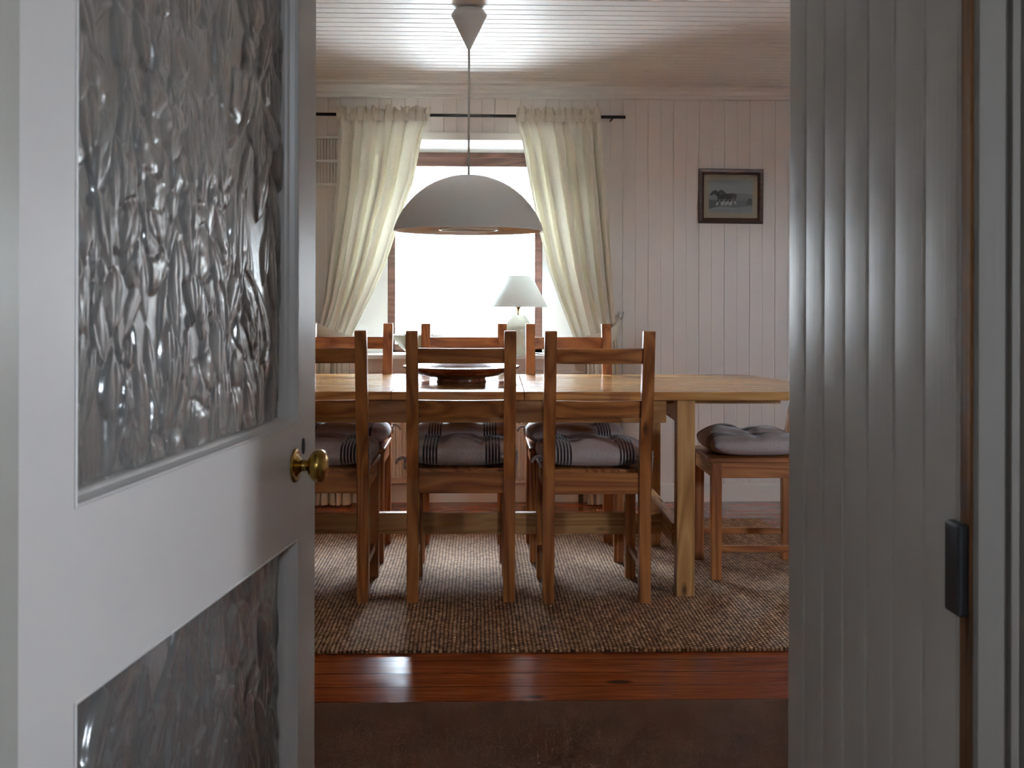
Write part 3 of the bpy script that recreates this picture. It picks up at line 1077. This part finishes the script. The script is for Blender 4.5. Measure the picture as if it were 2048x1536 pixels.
def make_chair(label):
    root = empty('dining_chair')
    tag(root, label, 'chair', 'pine ladder-back chairs around the dining table')
    W, P = 0.1925, 0.042
    bm = bmesh.new()
    box(bm, -0.197, 0.197, -0.160, 0.214, 0.4515, 0.4695, bev=0.004, seg=2)
    # notches are closed by the posts: side ears beside the rear posts
    finish('seat', bm, PINE[1], root)
    for s in (-1, 1):
        bm = bmesh.new()
        x0, x1 = sorted((s * W, s * (W - P)))
        prism(bm, [(-0.205, 0.0), (-0.163, 0.0), (-0.161, 0.44), (-0.163 + lean(0.70) * 0.98, 0.70), (-0.168 + lean(0.967), 0.962), (-0.172 + lean(0.967), 0.967), (-0.196 + lean(0.967), 0.967), (-0.200 + lean(0.967), 0.962), (-0.205 + lean(0.70), 0.70), (-0.205, 0.44)], 'x', x0, x1)
        es = [e for e in bm.edges if abs(e.verts[0].co.x - e.verts[1].co.x) < 1e-6]
        bmesh.ops.bevel(bm, geom=es, offset=0.003, segments=2, affect='EDGES', profile=0.5)
        finish('back_post', bm, PINE[2], root)
        obox('leg', PINE[2], root, *sorted((s * 0.192, s * 0.153)), 0.165, 0.205, 0.0, 0.4515, bev=0.003, seg=2)
    for (z0, z1, nm, cv) in ((0.853, 0.906, 'back_rail', 0.022), (0.661, 0.722, 'back_rail', 0.02)):
        bm = bmesh.new()
        xs = np.linspace(-0.152, 0.152, 13)
        rings = []
        for x in xs:
            ring = []
            c = -cv * (1 - (x / 0.152) ** 2)
            for (zz, t) in ((z0, 0.002), (z0 + 0.003, 0.0), (z1 - 0.003, 0.0), (z1, 0.002)):
                ring.append(bm.verts.new((x, -0.194 + lean(zz) + c + t, zz)))
            for (zz, t) in ((z1, 0.016), (z1 - 0.003, 0.018), (z0 + 0.003, 0.018), (z0, 0.016)):
                ring.append(bm.verts.new((x, -0.194 + lean(zz) + c + t, zz)))
            rings.append(ring)
        for a, b in zip(rings, rings[1:]):
            for k in range(8):
                bm.faces.new((a[k], a[(k + 1) % 8], b[(k + 1) % 8], b[k]))
        bm.faces.new(rings[0])
        bm.faces.new(rings[-1][::-1])
        finish(nm, bm, PINE[0], root)
    obox('seat_rail', PINE[0], root, -0.152, 0.152, -0.2015, -0.181, 0.387, 0.461, bev=0.002)
    obox('seat_rail', PINE[0], root, -0.154, 0.154, 0.180, 0.201, 0.392, 0.4515, bev=0.002)
    for s in (-1, 1):
        x0, x1 = sorted((s * 0.187, s * 0.167))
        obox('seat_rail', PINE[1], root, x0, x1, -0.163, 0.166, 0.392, 0.4515, bev=0.002)
        x0, x1 = sorted((s * 0.181, s * 0.163))
        obox('stretcher', PINE[1], root, x0, x1, -0.164, 0.166, 0.104, 0.130, bev=0.003)
    return root


def copy_tree(o, parent=None):
    c = o.copy()
    COL.objects.link(c)
    c.parent = parent
    for ch in list(o.children):
        copy_tree(ch, c)
    return c


chair_spots = [
    (0.4235, 4.220, 0.008, 'near-side pine chair with its back beside the front right table leg'),
    (-0.0565, 4.248, 0.0, 'middle near-side pine chair with its back in front of the large wooden bowl'),
    (-0.5745, 4.255, -0.01, 'near-side pine chair partly hidden behind the brass knob of the open door'),
    (-0.572, 4.853, math.pi, 'far-side pine chair in front of the tied left curtain'),
    (-0.0600, 4.853, math.pi, 'far-side pine chair between the pale sill bowl and the table lamp'),
    (0.4100, 4.853, math.pi, 'far-side pine chair in front of the right curtain, next to the table lamp'),
    (1.1050, 4.530, math.pi / 2, 'pine chair standing at the rounded end of the table beside the boarded passage wall'),
]
chair0 = make_chair(chair_spots[0][3])
RZ = 0.012
for i, (x, y, rz, lab) in enumerate(chair_spots):
    c = chair0 if i == 0 else copy_tree(chair0)
    c.location = (x, y, RZ)
    c.rotation_euler = (0, 0, rz)
    c['label'] = lab


# ------------------------------------------------------------------ tied cushions
def cushion_mesh(seed):
    rs = np.random.RandomState(seed)
    n = 41
    a = np.linspace(-1, 1, n)
    # denser towards the rim
    a = np.sign(a) * (1 - (1 - np.abs(a)) ** 1.6)
    U, V = np.meshgrid(a, a)
    hx, hy = 0.205, 0.190
    # rounded square plan
    k = 0.10
    X = U * hx * (1 - k * V ** 2 * np.abs(U) ** 2)
    Y = V * hy * (1 - k * U ** 2 * np.abs(V) ** 2)
    edge = (1 - np.abs(U) ** 3.2) * (1 - np.abs(V) ** 3.2)
    prof = np.clip(edge, 0, 1) ** 0.42
    top = 0.050 * prof
    for tx, ty in ((-0.075, -0.055), (0.078, -0.06), (-0.07, 0.062), (0.074, 0.058)):
        r = np.hypot(X - tx, Y - ty)
        top -= 0.018 * np.exp(-(r / 0.026) ** 2) * prof
    # soft valleys that join the tufts
    top -= 0.014 * np.exp(-(Y / 0.022) ** 2) * prof
    top -= 0.008 * (np.exp(-((X - 0.075) / 0.02) ** 2) + np.exp(-((X + 0.075) / 0.02) ** 2)) * prof
    w = sum(rs.randn() * 0.0022 * np.sin(rs.uniform(8, 30) * X + rs.uniform(8, 30) * Y + rs.rand() * 6) for _ in range(6))
    top += w * prof
    bot = -0.050 * prof
    bot = np.maximum(bot, -0.0475 + 0.002 * prof)
    bm = bmesh.new()
    tv = [[None] * n for _ in range(n)]
    bv = [[None] * n for _ in range(n)]
    for j in range(n):
        for i in range(n):
            rim = i in (0, n - 1) or j in (0, n - 1)
            tv[j][i] = bm.verts.new((X[j, i], Y[j, i], 0.0 if rim else top[j, i]))
            bv[j][i] = tv[j][i] if rim else bm.verts.new((X[j, i], Y[j, i], bot[j, i]))
    for j in range(n - 1):
        for i in range(n - 1):
            bm.faces.new((tv[j][i], tv[j][i + 1], tv[j + 1][i + 1], tv[j + 1][i]))
            q = (bv[j][i], bv[j + 1][i], bv[j + 1][i + 1], bv[j][i + 1])
            if len(set(q)) == 4 and not all((i + di in (0, n - 1) or j + dj in (0, n - 1)) for di in (0, 1) for dj in (0, 1)):
                bm.faces.new(q)
            elif len(set(q)) == 4:
                try:
                    bm.faces.new(q)
                except ValueError:
                    pass
    # seam piping round the rim
    return bm


def make_cushion(seed, label):
    root = empty('seat_cushion')
    tag(root, label, 'cushion', 'tied seat cushions on the dining chairs')
    bm = cushion_mesh(seed)
    finish('pad', bm, CUSHION, root, smooth=True)
    rs = random.Random(seed)
    for s in (-1, 1):
        bm = bmesh.new()
        px, py, pz = s * 0.1715, -0.184, -0.005 + rs.uniform(-0.006, 0.006)
        h = 0.0245
        ring = [(px - s * h, py + 0.03, pz), (px - s * h, py - h + .004, pz + .002), (px - s * (h - .004), py - h, pz), (px + s * (h - .006), py - h - .001, pz - .001), (px + s * h, py - h + .004, pz), (px + s * h, py + 0.03, pz + 0.003)]
        tube(bm, spline(ring, 3), 0.0050, 6, 0.6)
        k = Vector((px + s * (h - 0.002), py - h - 0.002, pz))
        # knot, two tails and a small loop
        tube(bm, [k + Vector((-0.007, 0, -0.004)), k + Vector((0, -0.004, 0)), k + Vector((0.007, 0, 0.004))], [0.004, 0.0075, 0.004], 8)
        if rs.random() < 0.45:
            t1 = [k, k + Vector((s * 0.002, -0.004, -0.02)), k + Vector((-s * 0.002, -0.004, -0.05 - rs.random() * 0.03))]
            t2 = [k, k + Vector((s * 0.004, -0.006, 0.012)), k + Vector((-s * 0.003, -0.008, 0.026)), k + Vector((-s * 0.006, -0.004, 0.004))]
        else:
            t1 = [k, k + Vector((s * 0.014, -0.003, 0.006)), k + Vector((s * 0.03, 0.0, -0.002)), k + Vector((s * (0.034 + rs.random() * 0.006), 0.002, -0.016))]
            t2 = [k, k + Vector((s * 0.006, -0.004, -0.012)), k + Vector((s * 0.004, -0.004, -0.035))]
        tube(bm, spline(t1, 4), 0.0062, 6, 0.5)
        tube(bm, spline(t2, 4), 0.0058, 6, 0.5)
        finish('tie', bm, TIE, root, smooth=True)
    return root


cushion_labels = [
    'striped grey tied cushion on the near chair beside the front table leg',
    'striped grey tied cushion on the middle near chair',
    'striped grey tied cushion on the near chair partly behind the door knob',
    'striped grey cushion on the far chair in front of the left curtain',
    'striped grey cushion on the far chair between sill bowl and table lamp',
    'striped grey cushion on the far chair in front of the right curtain',
    'plain-edged grey cushion on the chair at the rounded table end',
]
for i, ((x, y, rz, _), lab) in enumerate(zip(chair_spots, cushion_labels)):
    c = make_cushion(20 + i, lab)
    ca, sa = math.cos(rz), math.sin(rz)
    ox, oy = 0.0, 0.02
    c.location = (x + ca * ox - sa * oy, y + sa * ox + ca * oy, RZ + 0.4695 + 0.0462)
    c.rotation_euler = (0, 0, rz)

# ------------------------------------------------------------------ dining table
tbl = tag(empty('dining_table', (-0.0625, 4.590, RZ), math.radians(-0.9)), 'long light pine dining table with a centre leaf and rounded ends', 'table')
HWT, HLT = 0.485, 1.345
TZ0, TZ1 = 0.713, 0.743


def end_outline(sgn, x_in):
    pts = [(x_in, -HWT)]
    # bowed end with rounded corners
    xc = HLT - 0.075
    r = 0.075
    pts.append((xc - r, -HWT))
    for k in range(1, 7):
        a = math.pi / 2 * k / 6
        pts.append((xc - r + r * math.sin(a), -HWT + r - r * math.cos(a)))
    for k in range(1, 12):
        y = -HWT + r + (2 * HWT - 2 * r) * k / 12
        pts.append((xc + 0.075 * (1 - (y / (HWT - r)) ** 2), y))
    for k in range(0, 7):
        a = math.pi / 2 * k / 6
        pts.append((xc - r + r * math.cos(a), HWT - r + r * math.sin(a)))
    pts.append((x_in, HWT))
    return [(sgn * x, y) for x, y in pts]


for s in (1, -1):
    bm = bmesh.new()
    prism(bm, end_outline(s, 0.2415), 'z', TZ0, TZ1)
    es = [e for e in bm.edges if abs(e.verts[0].co.z - e.verts[1].co.z) < 1e-6 and abs(e.verts[0].co.x) > 0.25]
    bmesh.ops.bevel(bm, geom=es, offset=0.002, segments=1, affect='EDGES')
    finish('tabletop', bm, TABLETOP[0], tbl)
obox('table_leaf', TABLETOP[0], tbl, -0.2393, 0.2393, -HWT, HWT, TZ0, TZ1, bev=0.001)
for sx in (-1, 1):
    for (y0, y1) in ((-0.474, -0.409), (0.385, 0.450)):
        obox('leg', TABLE[2], tbl, *sorted((sx * 0.794, sx * 0.860)), y0, y1, 0.0, TZ0 - 0.001, bev=0.003, seg=2)
    x0, x1 = sorted((sx * 0.800, sx * 0.854))
    obox('apron', TABLE[1], tbl, x0, x1, -0.41, 0.386, 0.627, TZ0 - 0.001, bev=0.002)
    x0, x1 = sorted((sx * 0.786, sx * 0.826))
    obox('stretcher', TABLE[1], tbl, x0, x1, -0.41, 0.386, 0.172, 0.254, bev=0.003)
for (y0, y1) in ((-0.440, -0.415), (0.392, 0.417)):
    obox('apron', TABLE[0], tbl, -0.76, 0.76, y0, y1, 0.627, TZ0 - 0.004, bev=0.002)
for y0 in (-0.36, 0.32):
    obox('runner', TABLE[0], tbl, -1.20, 1.20, y0, y0 + 0.04, 0.690, TZ0 - 0.001, bev=0.002)
obox('long_stretcher', TABLE[0], tbl, -0.788, 0.788, -0.150, -0.112, 0.160, 0.243, bev=0.003)

# large shallow wooden bowl on the table
bm = bmesh.new()
lathe(bm, [(0, 0), (0.101, 0.0), (0.098, 0.010), (0.096, 0.018), (0.135, 0.023), (0.185, 0.034), (0.222, 0.050), (0.236, 0.060), (0.236, 0.065), (0.228, 0.065), (0.205, 0.050), (0.160, 0.035), (0.09, 0.027), (0, 0.025)], 72)
wb = finish('wooden_bowl', bm, BOWLWOOD, loc=(-0.064, 4.600, RZ + TZ1 + 0.0006))
tag(wb, 'wide shallow dark wooden bowl standing on the dining table', 'bowl')

# ------------------------------------------------------------------ pendant lamp
pd = tag(empty('pendant_lamp', (-0.036, 4.49, 1.359)), 'white dome pendant lamp hanging over the dining table', 'pendant lamp')
R0, DH, RS = 0.2955, 0.2200, 0.0
RS = (R0 ** 2 + DH ** 2) / (2 * DH)
a_max = math.asin(min(1.0, R0 / RS)) if DH < RS else math.pi - math.asin(R0 / RS)
outer, inner = [], []
for k in range(25):
    a = a_max * k / 24
    outer.append((RS * math.sin(a), DH - RS * (1 - math.cos(a))))
    inner.append(((RS - 0.003) * math.sin(a), DH - 0.003 - (RS - 0.003) * (1 - math.cos(a)) + 0.0015 * k / 24))
bm = bmesh.new()
lathe(bm, outer, 96, mi=0)
lathe(bm, [outer[-1], (outer[-1][0] + 0.0008, outer[-1][1] - 0.002), (outer[-1][0] - 0.003, outer[-1][1] - 0.002), inner[-1]] + inner[::-1][1:], 96, mi=1)
pshade = finish('shade', bm, [SHADE_OUT, SHADE_IN], pd)
bm = bmesh.new()
lathe(bm, [(0.1135, 0.006), (0.1145, 0.004), (0.1155, 0.006), (0.110, 0.06), (0.085, 0.12), (0.05, 0.16), (0.048, 0.16), (0.083, 0.12), (0.108, 0.06), (0.1135, 0.006)], 64)
finish('inner_reflector', bm, SHADE_IN, pshade)
bm = bmesh.new()
lathe(bm, [(0, 0.09), (0.02, 0.095), (0.032, 0.115), (0.03, 0.135), (0.018, 0.155), (0.016, 0.20), (0.0, 0.21)], 32)
finish('bulb', bm, PLASTIC, pd)
bm = bmesh.new()
lathe(bm, [(0.1135 + 0.0042 * math.cos(a), 0.0045 + 0.0042 * math.sin(a)) for a in [2 * math.pi * k / 10 for k in range(11)]], 64)
finish('reflector_ring', bm, SHADE_OUT, pshade)
bm = bmesh.new()
tube(bm, [(0, 0, DH - 0.002), (0, 0, 0.5), (0, 0, 0.735)], 0.0042, 10)
finish('cord', bm, CORDW, pd)
bm = bmesh.new()
cz = CEIL - 1.359
lathe(bm, [(0.0, 0.716), (0.007, 0.716), (0.009, 0.722), (0.066, cz - 0.040), (0.0705, cz - 0.032), (0.0695, cz - 0.026), (0.058, cz - 0.010), (0.05, cz - 0.003), (0.0, cz - 0.003)], 56)
finish('ceiling_cup', bm, PLASTIC, pd)

# ------------------------------------------------------------------ curtains
YC = 5.985


def interp(z, tab):
    zs = [t[0] for t in tab][::-1]
    xs = [t[1] for t in tab][::-1]
    return np.interp(z, zs, xs)


def curtain(name, label, tabL, tabR, seed, nf, side, tie_pts):
    rs = np.random.RandomState(seed)
    root = tag(empty(name, (0, 0, 0)), label, 'curtain', 'cream tied-back curtains at the window')
    nz, nu = 190, 260
    zt = np.linspace(2.039, 0.012, nz)
    u = np.linspace(0, 1, nu)
    Uu, Zz = np.meshgrid(u, zt)
    xl = interp(zt, tabL)
    xr = interp(zt, tabR)
    ph = rs.rand() * 6
    # fold phase drifts so the pleats are uneven
    warp = Uu + 0.022 * np.sin(2 * np.pi * Uu * 2.3 + ph) + 0.012 * np.sin(2 * np.pi * Uu * 5.1 + ph * 2)
    amp_z = np.interp(zt, [0.0, 0.80, 0.93, 1.1, 1.9, 2.05][::1], [0.030, 0.018, 0.012, 0.028, 0.042, 0.014])[:, None]
    main = np.sin(2 * np.pi * nf * warp + ph)
    sec = 0.22 * np.sin(2 * np.pi * nf * 2.35 * warp + ph * 1.7 + 0.5 * Zz)
    Yy = YC + amp_z * (np.sign(main) * np.abs(main) ** 0.8 + sec)
    fine = np.interp(zt, [0, 1.8, 2.0, 2.05], [0, 0, 0.35, 1.0])[:, None]
    Yy = Yy * (1 - fine) + fine * (YC - 0.011 + 0.007 * np.sin(2 * np.pi * nf * 3.1 * warp))
    Xx = xl[:, None] + (xr - xl)[:, None] * Uu
    Xx = Xx + 0.010 * np.cos(2 * np.pi * nf * warp + ph) * (1 - np.abs(2 * Uu - 1) ** 4)
    # diagonal drag folds above the tieback
    drape = grid_mesh('drape', Xx, Yy, Zz, CURTAIN, root)
    # gathered heading: two layers round the rod with a ruffle above
    nz2 = 26
    zh = np.linspace(0, 1, nz2)
    Uh, Th = np.meshgrid(np.linspace(0, 1, 420), zh)
    x0, x1 = tabL[0][1], tabR[0][1]
    ruf = (0.5 * np.sin(2 * np.pi * nf * 1.6 * Uh + ph) + 0.5 * np.sin(2 * np.pi * nf * 2.9 * Uh + 1.3 * ph) + 0.35 * np.sin(2 * np.pi * nf * 4.4 * Uh))
    Zh = 2.022 + Th * 0.070 + (0.007 * np.sin(2 * np.pi * nf * 1.1 * Uh + ph) + 0.006 * np.sin(2 * np.pi * nf * 2.7 * Uh) + 0.005 * np.sin(2 * np.pi * nf * 4.1 * Uh + 2)) * Th ** 2
    pinch = 0.55 + 0.45 * np.abs(Th - 0.5) * 2
    Yh = YC - 0.0135 + ruf * (0.0035 * pinch + 0.026 * np.clip(Th - 0.55, 0, 1) * 2.2)
    Xh = x0 + (x1 - x0) * Uh + (0.009 * np.cos(2 * np.pi * nf * 2.1 * Uh + ph) + 0.004 * np.cos(2 * np.pi * nf * 3.7 * Uh)) * Th
    grid_mesh('heading', Xh, Yh, Zh, CURTAIN, drape)
    # tieback band
    P = spline(tie_pts, 10)
    n = len(P)
    w = np.linspace(0, 1, 7)
    X = np.zeros((7, n))
    Y = np.zeros((7, n))
    Z = np.zeros((7, n))
    for i, p in enumerate(P):
        t = i / (n - 1)
        hw = 0.012 + 0.030 * math.sin(math.pi * min(1, max(0, t))) ** 0.7
        for j, ww in enumerate(w):
            X[j, i] = p.x
            Y[j, i] = p.y - 0.004 * math.sin(math.pi * ww)
            Z[j, i] = p.z + (ww - 0.5) * 2 * hw
    tb = grid_mesh('tieback', X, Y, Z, CURTAIN, root)
    return root


LL = [(2.07, -0.738), (1.95, -0.725), (1.716, -0.737), (1.5, -0.757), (1.268, -0.783), (1.093, -0.800), (0.98, -0.825), (0.90, -0.845), (0.80, -0.852), (0.60, -0.86), (0.0, -0.88)]
LR = [(2.07, -0.255), (1.95, -0.292), (1.716, -0.337), (1.509, -0.406), (1.268, -0.483), (1.093, -0.562), (0.98, -0.618), (0.904, -0.655), (0.84, -0.668), (0.60, -0.665), (0.0, -0.655)]
RL = [(2.05, 0.196), (1.915, 0.233), (1.716, 0.268), (1.456, 0.321), (1.249, 0.371), (1.077, 0.432), (0.98, 0.470), (0.90, 0.500), (0.84, 0.53), (0.76, 0.575), (0.60, 0.585), (0.0, 0.58)]
RR = [(2.05, 0.650), (1.853, 0.658), (1.65, 0.676), (1.42, 0.693), (1.2, 0.708), (1.077, 0.716), (0.88, 0.735), (0.80, 0.74), (0.60, 0.745), (0.0, 0.76)]
curtain('curtain', 'cream curtain tied back to the left of the window, beside the vent grille', LL, LR, 3, 6, -1,
        [(-0.88, 6.100, 1.005), (-0.872, 5.955, 0.968), (-0.835, 5.915, 0.930), (-0.765, 5.908, 0.892), (-0.695, 5.912, 0.870), (-0.640, 5.93, 0.866), (-0.622, 5.995, 0.872)])
curtain('curtain', 'cream curtain tied back to the right of the window, behind the table lamp', RL, RR, 8, 6, 1,
        [(0.490, 5.995, 0.866), (0.508, 5.93, 0.858), (0.56, 5.912, 0.858), (0.64, 5.908, 0.876), (0.71, 5.915, 0.91), (0.748, 5.96, 0.955), (0.768, 6.10, 1.0)])

rod = tag(empty('curtain_rod', (0, YC, 2.052)), 'thin black metal curtain rod above the window', 'curtain rod')
bm = bmesh.new()
tube(bm, [(-1.02, 0, 0.004), (0, 0, 0.001), (0.778, 0, -0.001)], 0.0085, 14)
finish('pole', bm, BLACK, rod)
for x in (-0.90, 0.715):
    bm = bmesh.new()
    tube(bm, [(x, 0, 0), (x, 0.05, 0), (x, YF - YC - 0.001, 0)], 0.006, 10)
    finish('bracket', bm, BLACK, rod)
for x, lab in ((-0.885, 'small metal tieback hook on wall left of the left curtain'), (0.772, 'small metal tieback hook on wall right of the right curtain')):
    bm = bmesh.new()
    s = -1 if x < 0 else 1
    tube(bm, spline([(x, YF + 0.004, 0.985), (x, YF - 0.03, 0.985), (x + s * 0.004, YF - 0.045, 0.995), (x + s * 0.010, YF - 0.05, 1.022)], 6), 0.0035, 8)
    tag(finish('tieback_hook', bm, STEEL), lab, 'hook', 'curtain tieback hooks')

# ------------------------------------------------------------------ wall things
vg = tag(empty('vent_grille', (-0.80, YF, 1.825)), 'white slotted vent grille on the wall left of the window', 'vent')
hw, hh2 = 0.075, 0.134
obox('back_plate', SILLAP, vg, -hw + 0.004, hw - 0.004, -0.005, -0.001, -hh2 + 0.004, hh2 - 0.004)
bm = bmesh.new()
box(bm, -hw, -hw + 0.014, -0.020, -0.001, -hh2, hh2, bev=0.002)
box(bm, hw - 0.014, hw, -0.020, -0.001, -hh2, hh2, bev=0.002)
for z0, z1 in ((-hh2, -hh2 + 0.016), (hh2 - 0.016, hh2), (-0.007, 0.007)):
    box(bm, -hw + 0.010, hw - 0.010, -0.0198, -0.001, z0, z1, bev=0.002)
for k in range(7):
    x = -hw + 0.026 + k * 0.0165
    box(bm, x - 0.0042, x + 0.0042, -0.018, -0.004, -hh2 + 0.012, hh2 - 0.012, bev=0.001)
finish('grille', bm, PLASTIC, vg)


def framed_picture():
    root = tag(empty('framed_picture', (1.3665, YF - 0.002, 1.648), 0), 'small dark framed black-and-white photograph of two walking heavy horses', 'picture')
    root.rotation_euler = (0, math.radians(0.35), 0)
    W, H, f = 0.1755, 0.1475, 0.030
    bm = bmesh.new()
    sec = [(0, 0), (0, -0.016), (0.004, -0.020), (0.018, -0.018), (0.026, -0.012), (f, -0.010), (f, 0)]
    loops = []
    for sx, sz in ((-1, -1), (1, -1), (1, 1), (-1, 1)):
        loops.append([bm.verts.new((sx * (W - w), d, sz * (H - w))) for w, d in sec])
    for a in range(4):
        for i in range(len(sec) - 1):
            bm.faces.new((loops[a][i], loops[a][i + 1], loops[(a + 1) % 4][i + 1], loops[(a + 1) % 4][i]))
    finish('frame', bm, DARKWOOD[0], root)
    mount = obox('mount', flat('aged_mount_card', (0.62, 0.50, 0.36), 0.8, noise=0.04, bscale=50), root, -W + 0.02, W - 0.02, -0.006, -0.001, -H + 0.02, H - 0.02)
    g = lambda n, v, t=(1, 1, 1): flat(n, (v * 1.3 * t[0], v * 1.27 * t[1], v * 1.22 * t[2]), 0.45)
    mats = [g('print_sky', 0.40), g('print_far_field', 0.28), g('print_near_field', 0.20), g('print_hedge', 0.10), g('print_horse', 0.018), g('print_horse_grey', 0.06), g('print_feather', 0.55), g('print_track', 0.33)]
    bm = bmesh.new()
    PW, PH = 0.1185, 0.0885

    def poly(pts, mi, lev):
        y = -0.0066 - 0.00012 * lev
        vs = [bm.verts.new((x * PW, y, z * PH)) for x, z in pts]
        fc = bm.faces.new(vs)
        fc.material_index = mi
    poly([(-1, -1), (1, -1), (1, 1), (-1, 1)], 0, 0)
    poly([(-1, -1), (1, -1), (1, 0.14), (0.5, 0.18), (0.0, 0.16), (-1, 0.10)], 1, 1)
    poly([(-1, -1), (1, -1), (1, -0.24), (0.35, -0.26), (-1, -0.20)], 2, 2)
    poly([(0.72, -0.52), (0.98, -0.50), (0.98, -0.18), (0.90, -0.10), (0.80, -0.16), (0.74, -0.35)], 3, 3)
    poly([(-1, -1), (1, -1), (1, -0.58), (0.2, -0.70), (-0.5, -0.62), (-1, -0.80)], 7, 4)
    poly([(-1, -0.75), (-0.72, -0.66), (-0.45, -0.55), (-0.55, -0.30), (-1, -0.22)], 3, 4)

    def horse(ox, oz, s, mi, lev):
        P = lambda pts: [(ox + x * s, oz + z * s) for x, z in pts]
        poly(P([(-0.42, 0.10), (-0.30, 0.22), (-0.05, 0.20), (0.18, 0.26), (0.38, 0.26), (0.50, 0.10), (0.50, -0.10), (0.40, -0.22), (0.10, -0.20), (-0.25, -0.26), (-0.40, -0.12)]), mi, lev)
        poly(P([(-0.40, -0.05), (-0.62, 0.22), (-0.70, 0.42), (-0.56, 0.56), (-0.40, 0.48), (-0.18, 0.20)]), mi, lev + 1)
        poly(P([(-0.60, 0.56), (-0.52, 0.64), (-0.50, 0.54), (-0.56, 0.36), (-0.70, 0.16), (-0.86, 0.08), (-0.92, 0.18), (-0.80, 0.42), (-0.70, 0.54)]), mi, lev + 2)
        for lx, k in ((-0.34, -0.06), (-0.16, 0.05), (0.26, -0.06), (0.42, 0.04)):
            poly(P([(lx - 0.06, -0.15), (lx + 0.08, -0.15), (lx + 0.05 + k, -0.50), (lx - 0.04 + k, -0.50)]), mi, lev)
            poly(P([(lx - 0.04 + k, -0.48), (lx + 0.05 + k, -0.48), (lx + 0.09 + k * 1.6, -0.82), (lx - 0.10 + k * 1.6, -0.82)]), 6, lev + 1)
        poly(P([(0.46, 0.18), (0.56, 0.10), (0.58, -0.20), (0.50, -0.16)]), mi, lev)
    horse(-0.08, 0.03, 0.62, 5, 6)
    horse(-0.34, -0.02, 0.66, 4, 10)
    finish('photograph', bm, mats, mount)
    obox('glass', PANE, root, -W + 0.022, W - 0.022, -0.0105, -0.0095, -H + 0.022, H - 0.022)
    return root


framed_picture()

# radiator below the sill
rd = tag(empty('radiator', (-0.06, YF - 0.045, 0)), 'white ribbed panel radiator under the window sill', 'radiator')
bm = bmesh.new()
RW = 0.735
prof = []
k = -RW + 0.02
sh = [(-RW, 0.0)]
while k < RW - 0.02:
    sh += [(k, 0.0), (k + 0.006, -0.009), (k + 0.020, -0.009), (k + 0.026, 0.0)]
    k += 0.034
sh.append((RW, 0.0))
lo = [bm.verts.new((x, y - 0.012, 0.135)) for x, y in sh]
hi = [bm.verts.new((x, y - 0.012, 0.600)) for x, y in sh]
for i in range(len(sh) - 1):
    bm.faces.new((lo[i], lo[i + 1], hi[i + 1], hi[i]))
box(bm, -RW, RW, -0.010, 0.012, 0.105, 0.625, bev=0.004)
for i in range(20):
    x = -RW + 0.06 + i * 0.0715
    box(bm, x, x + 0.045, -0.0225, -0.010, 0.138, 0.142)
finish('panel', bm, RAD, rd)
for x in (RW + 0.005, -RW - 0.005):
    bm = bmesh.new()
    s = 1 if x > 0 else -1
    lathe(bm, [(0, 0.09), (0.012, 0.09), (0.014, 0.10), (0.014, 0.13), (0.012, 0.165), (0.009, 0.17), (0, 0.17)], 20, (x + s * 0.018, 0.0, 0))
    tube(bm, [(x - s * 0.02, 0, 0.125), (x + s * 0.018, 0, 0.125)], 0.008, 10)
    vlv = finish('valve', bm, PLASTIC, rd)
    bm = bmesh.new()
    tube(bm, [(x + s * 0.018, 0, 0.0), (x + s * 0.018, 0, 0.095)], 0.0075, 10)
    finish('pipe', bm, RAD, vlv)
for x in (0.615, -0.615):
    bm = bmesh.new()
    box(bm, x - 0.012, x + 0.012, -0.020, 0.005, 0.0, 0.107, bev=0.002)
    finish('foot', bm, CORDD, rd)

# ------------------------------------------------------------------ on the sill
SZ = WZ0 + 0.0006
tl = tag(empty('table_lamp', (0.222, 6.20, SZ)), 'white table lamp with conical shade on the window sill', 'lamp')
bm = bmesh.new()
lathe(bm, [(0, 0), (0.058, 0.0), (0.062, 0.004), (0.066, 0.03), (0.073, 0.07), (0.0795, 0.11), (0.0805, 0.135), (0.078, 0.150), (0.0755, 0.155), (0.062, 0.180), (0.045, 0.200), (0.040, 0.204), (0.039, 0.212), (0.0, 0.213)], 56)
finish('base', bm, LAMPC, tl)
bm = bmesh.new()
lathe(bm, [(0.0, 0.212), (0.006, 0.212), (0.0055, 0.235), (0.007, 0.240), (0.016, 0.256), (0.017, 0.262), (0.017, 0.285), (0.0, 0.285)], 24)
finish('lamp_holder', bm, BRASS, tl)
bm = bmesh.new()
lathe(bm, [(0.161, 0.256), (0.073, 0.427), (0.0715, 0.4265), (0.1592, 0.256), (0.161, 0.256)], 72)
finish('lamp_shade', bm, LSHADE, tl)
bm = bmesh.new()
tube(bm, spline([(0.055, -0.04, 0.006), (0.12, -0.10, 0.004), (0.145, -0.155, 0.004), (0.15, -0.197, 0.004), (0.153, -0.202, -0.02), (0.150, -0.198, -0.06), (0.156, -0.19, -0.2), (0.15, -0.175, -0.5)], 8), 0.003, 8)
finish('cord', bm, CORDD, tl)

bm = bmesh.new()
lathe(bm, [(0, 0), (0.050, 0.0), (0.056, 0.004), (0.075, 0.018), (0.105, 0.046), (0.128, 0.075), (0.139, 0.094), (0.1425, 0.100), (0.1425, 0.104), (0.137, 0.104), (0.122, 0.080), (0.09, 0.042), (0.05, 0.014), (0, 0.012)], 64)
sb = finish('ceramic_bowl', bm, BOWLC, loc=(-0.322, 6.205, SZ))
tag(sb, 'pale cream ceramic bowl on the left of the window sill', 'bowl')
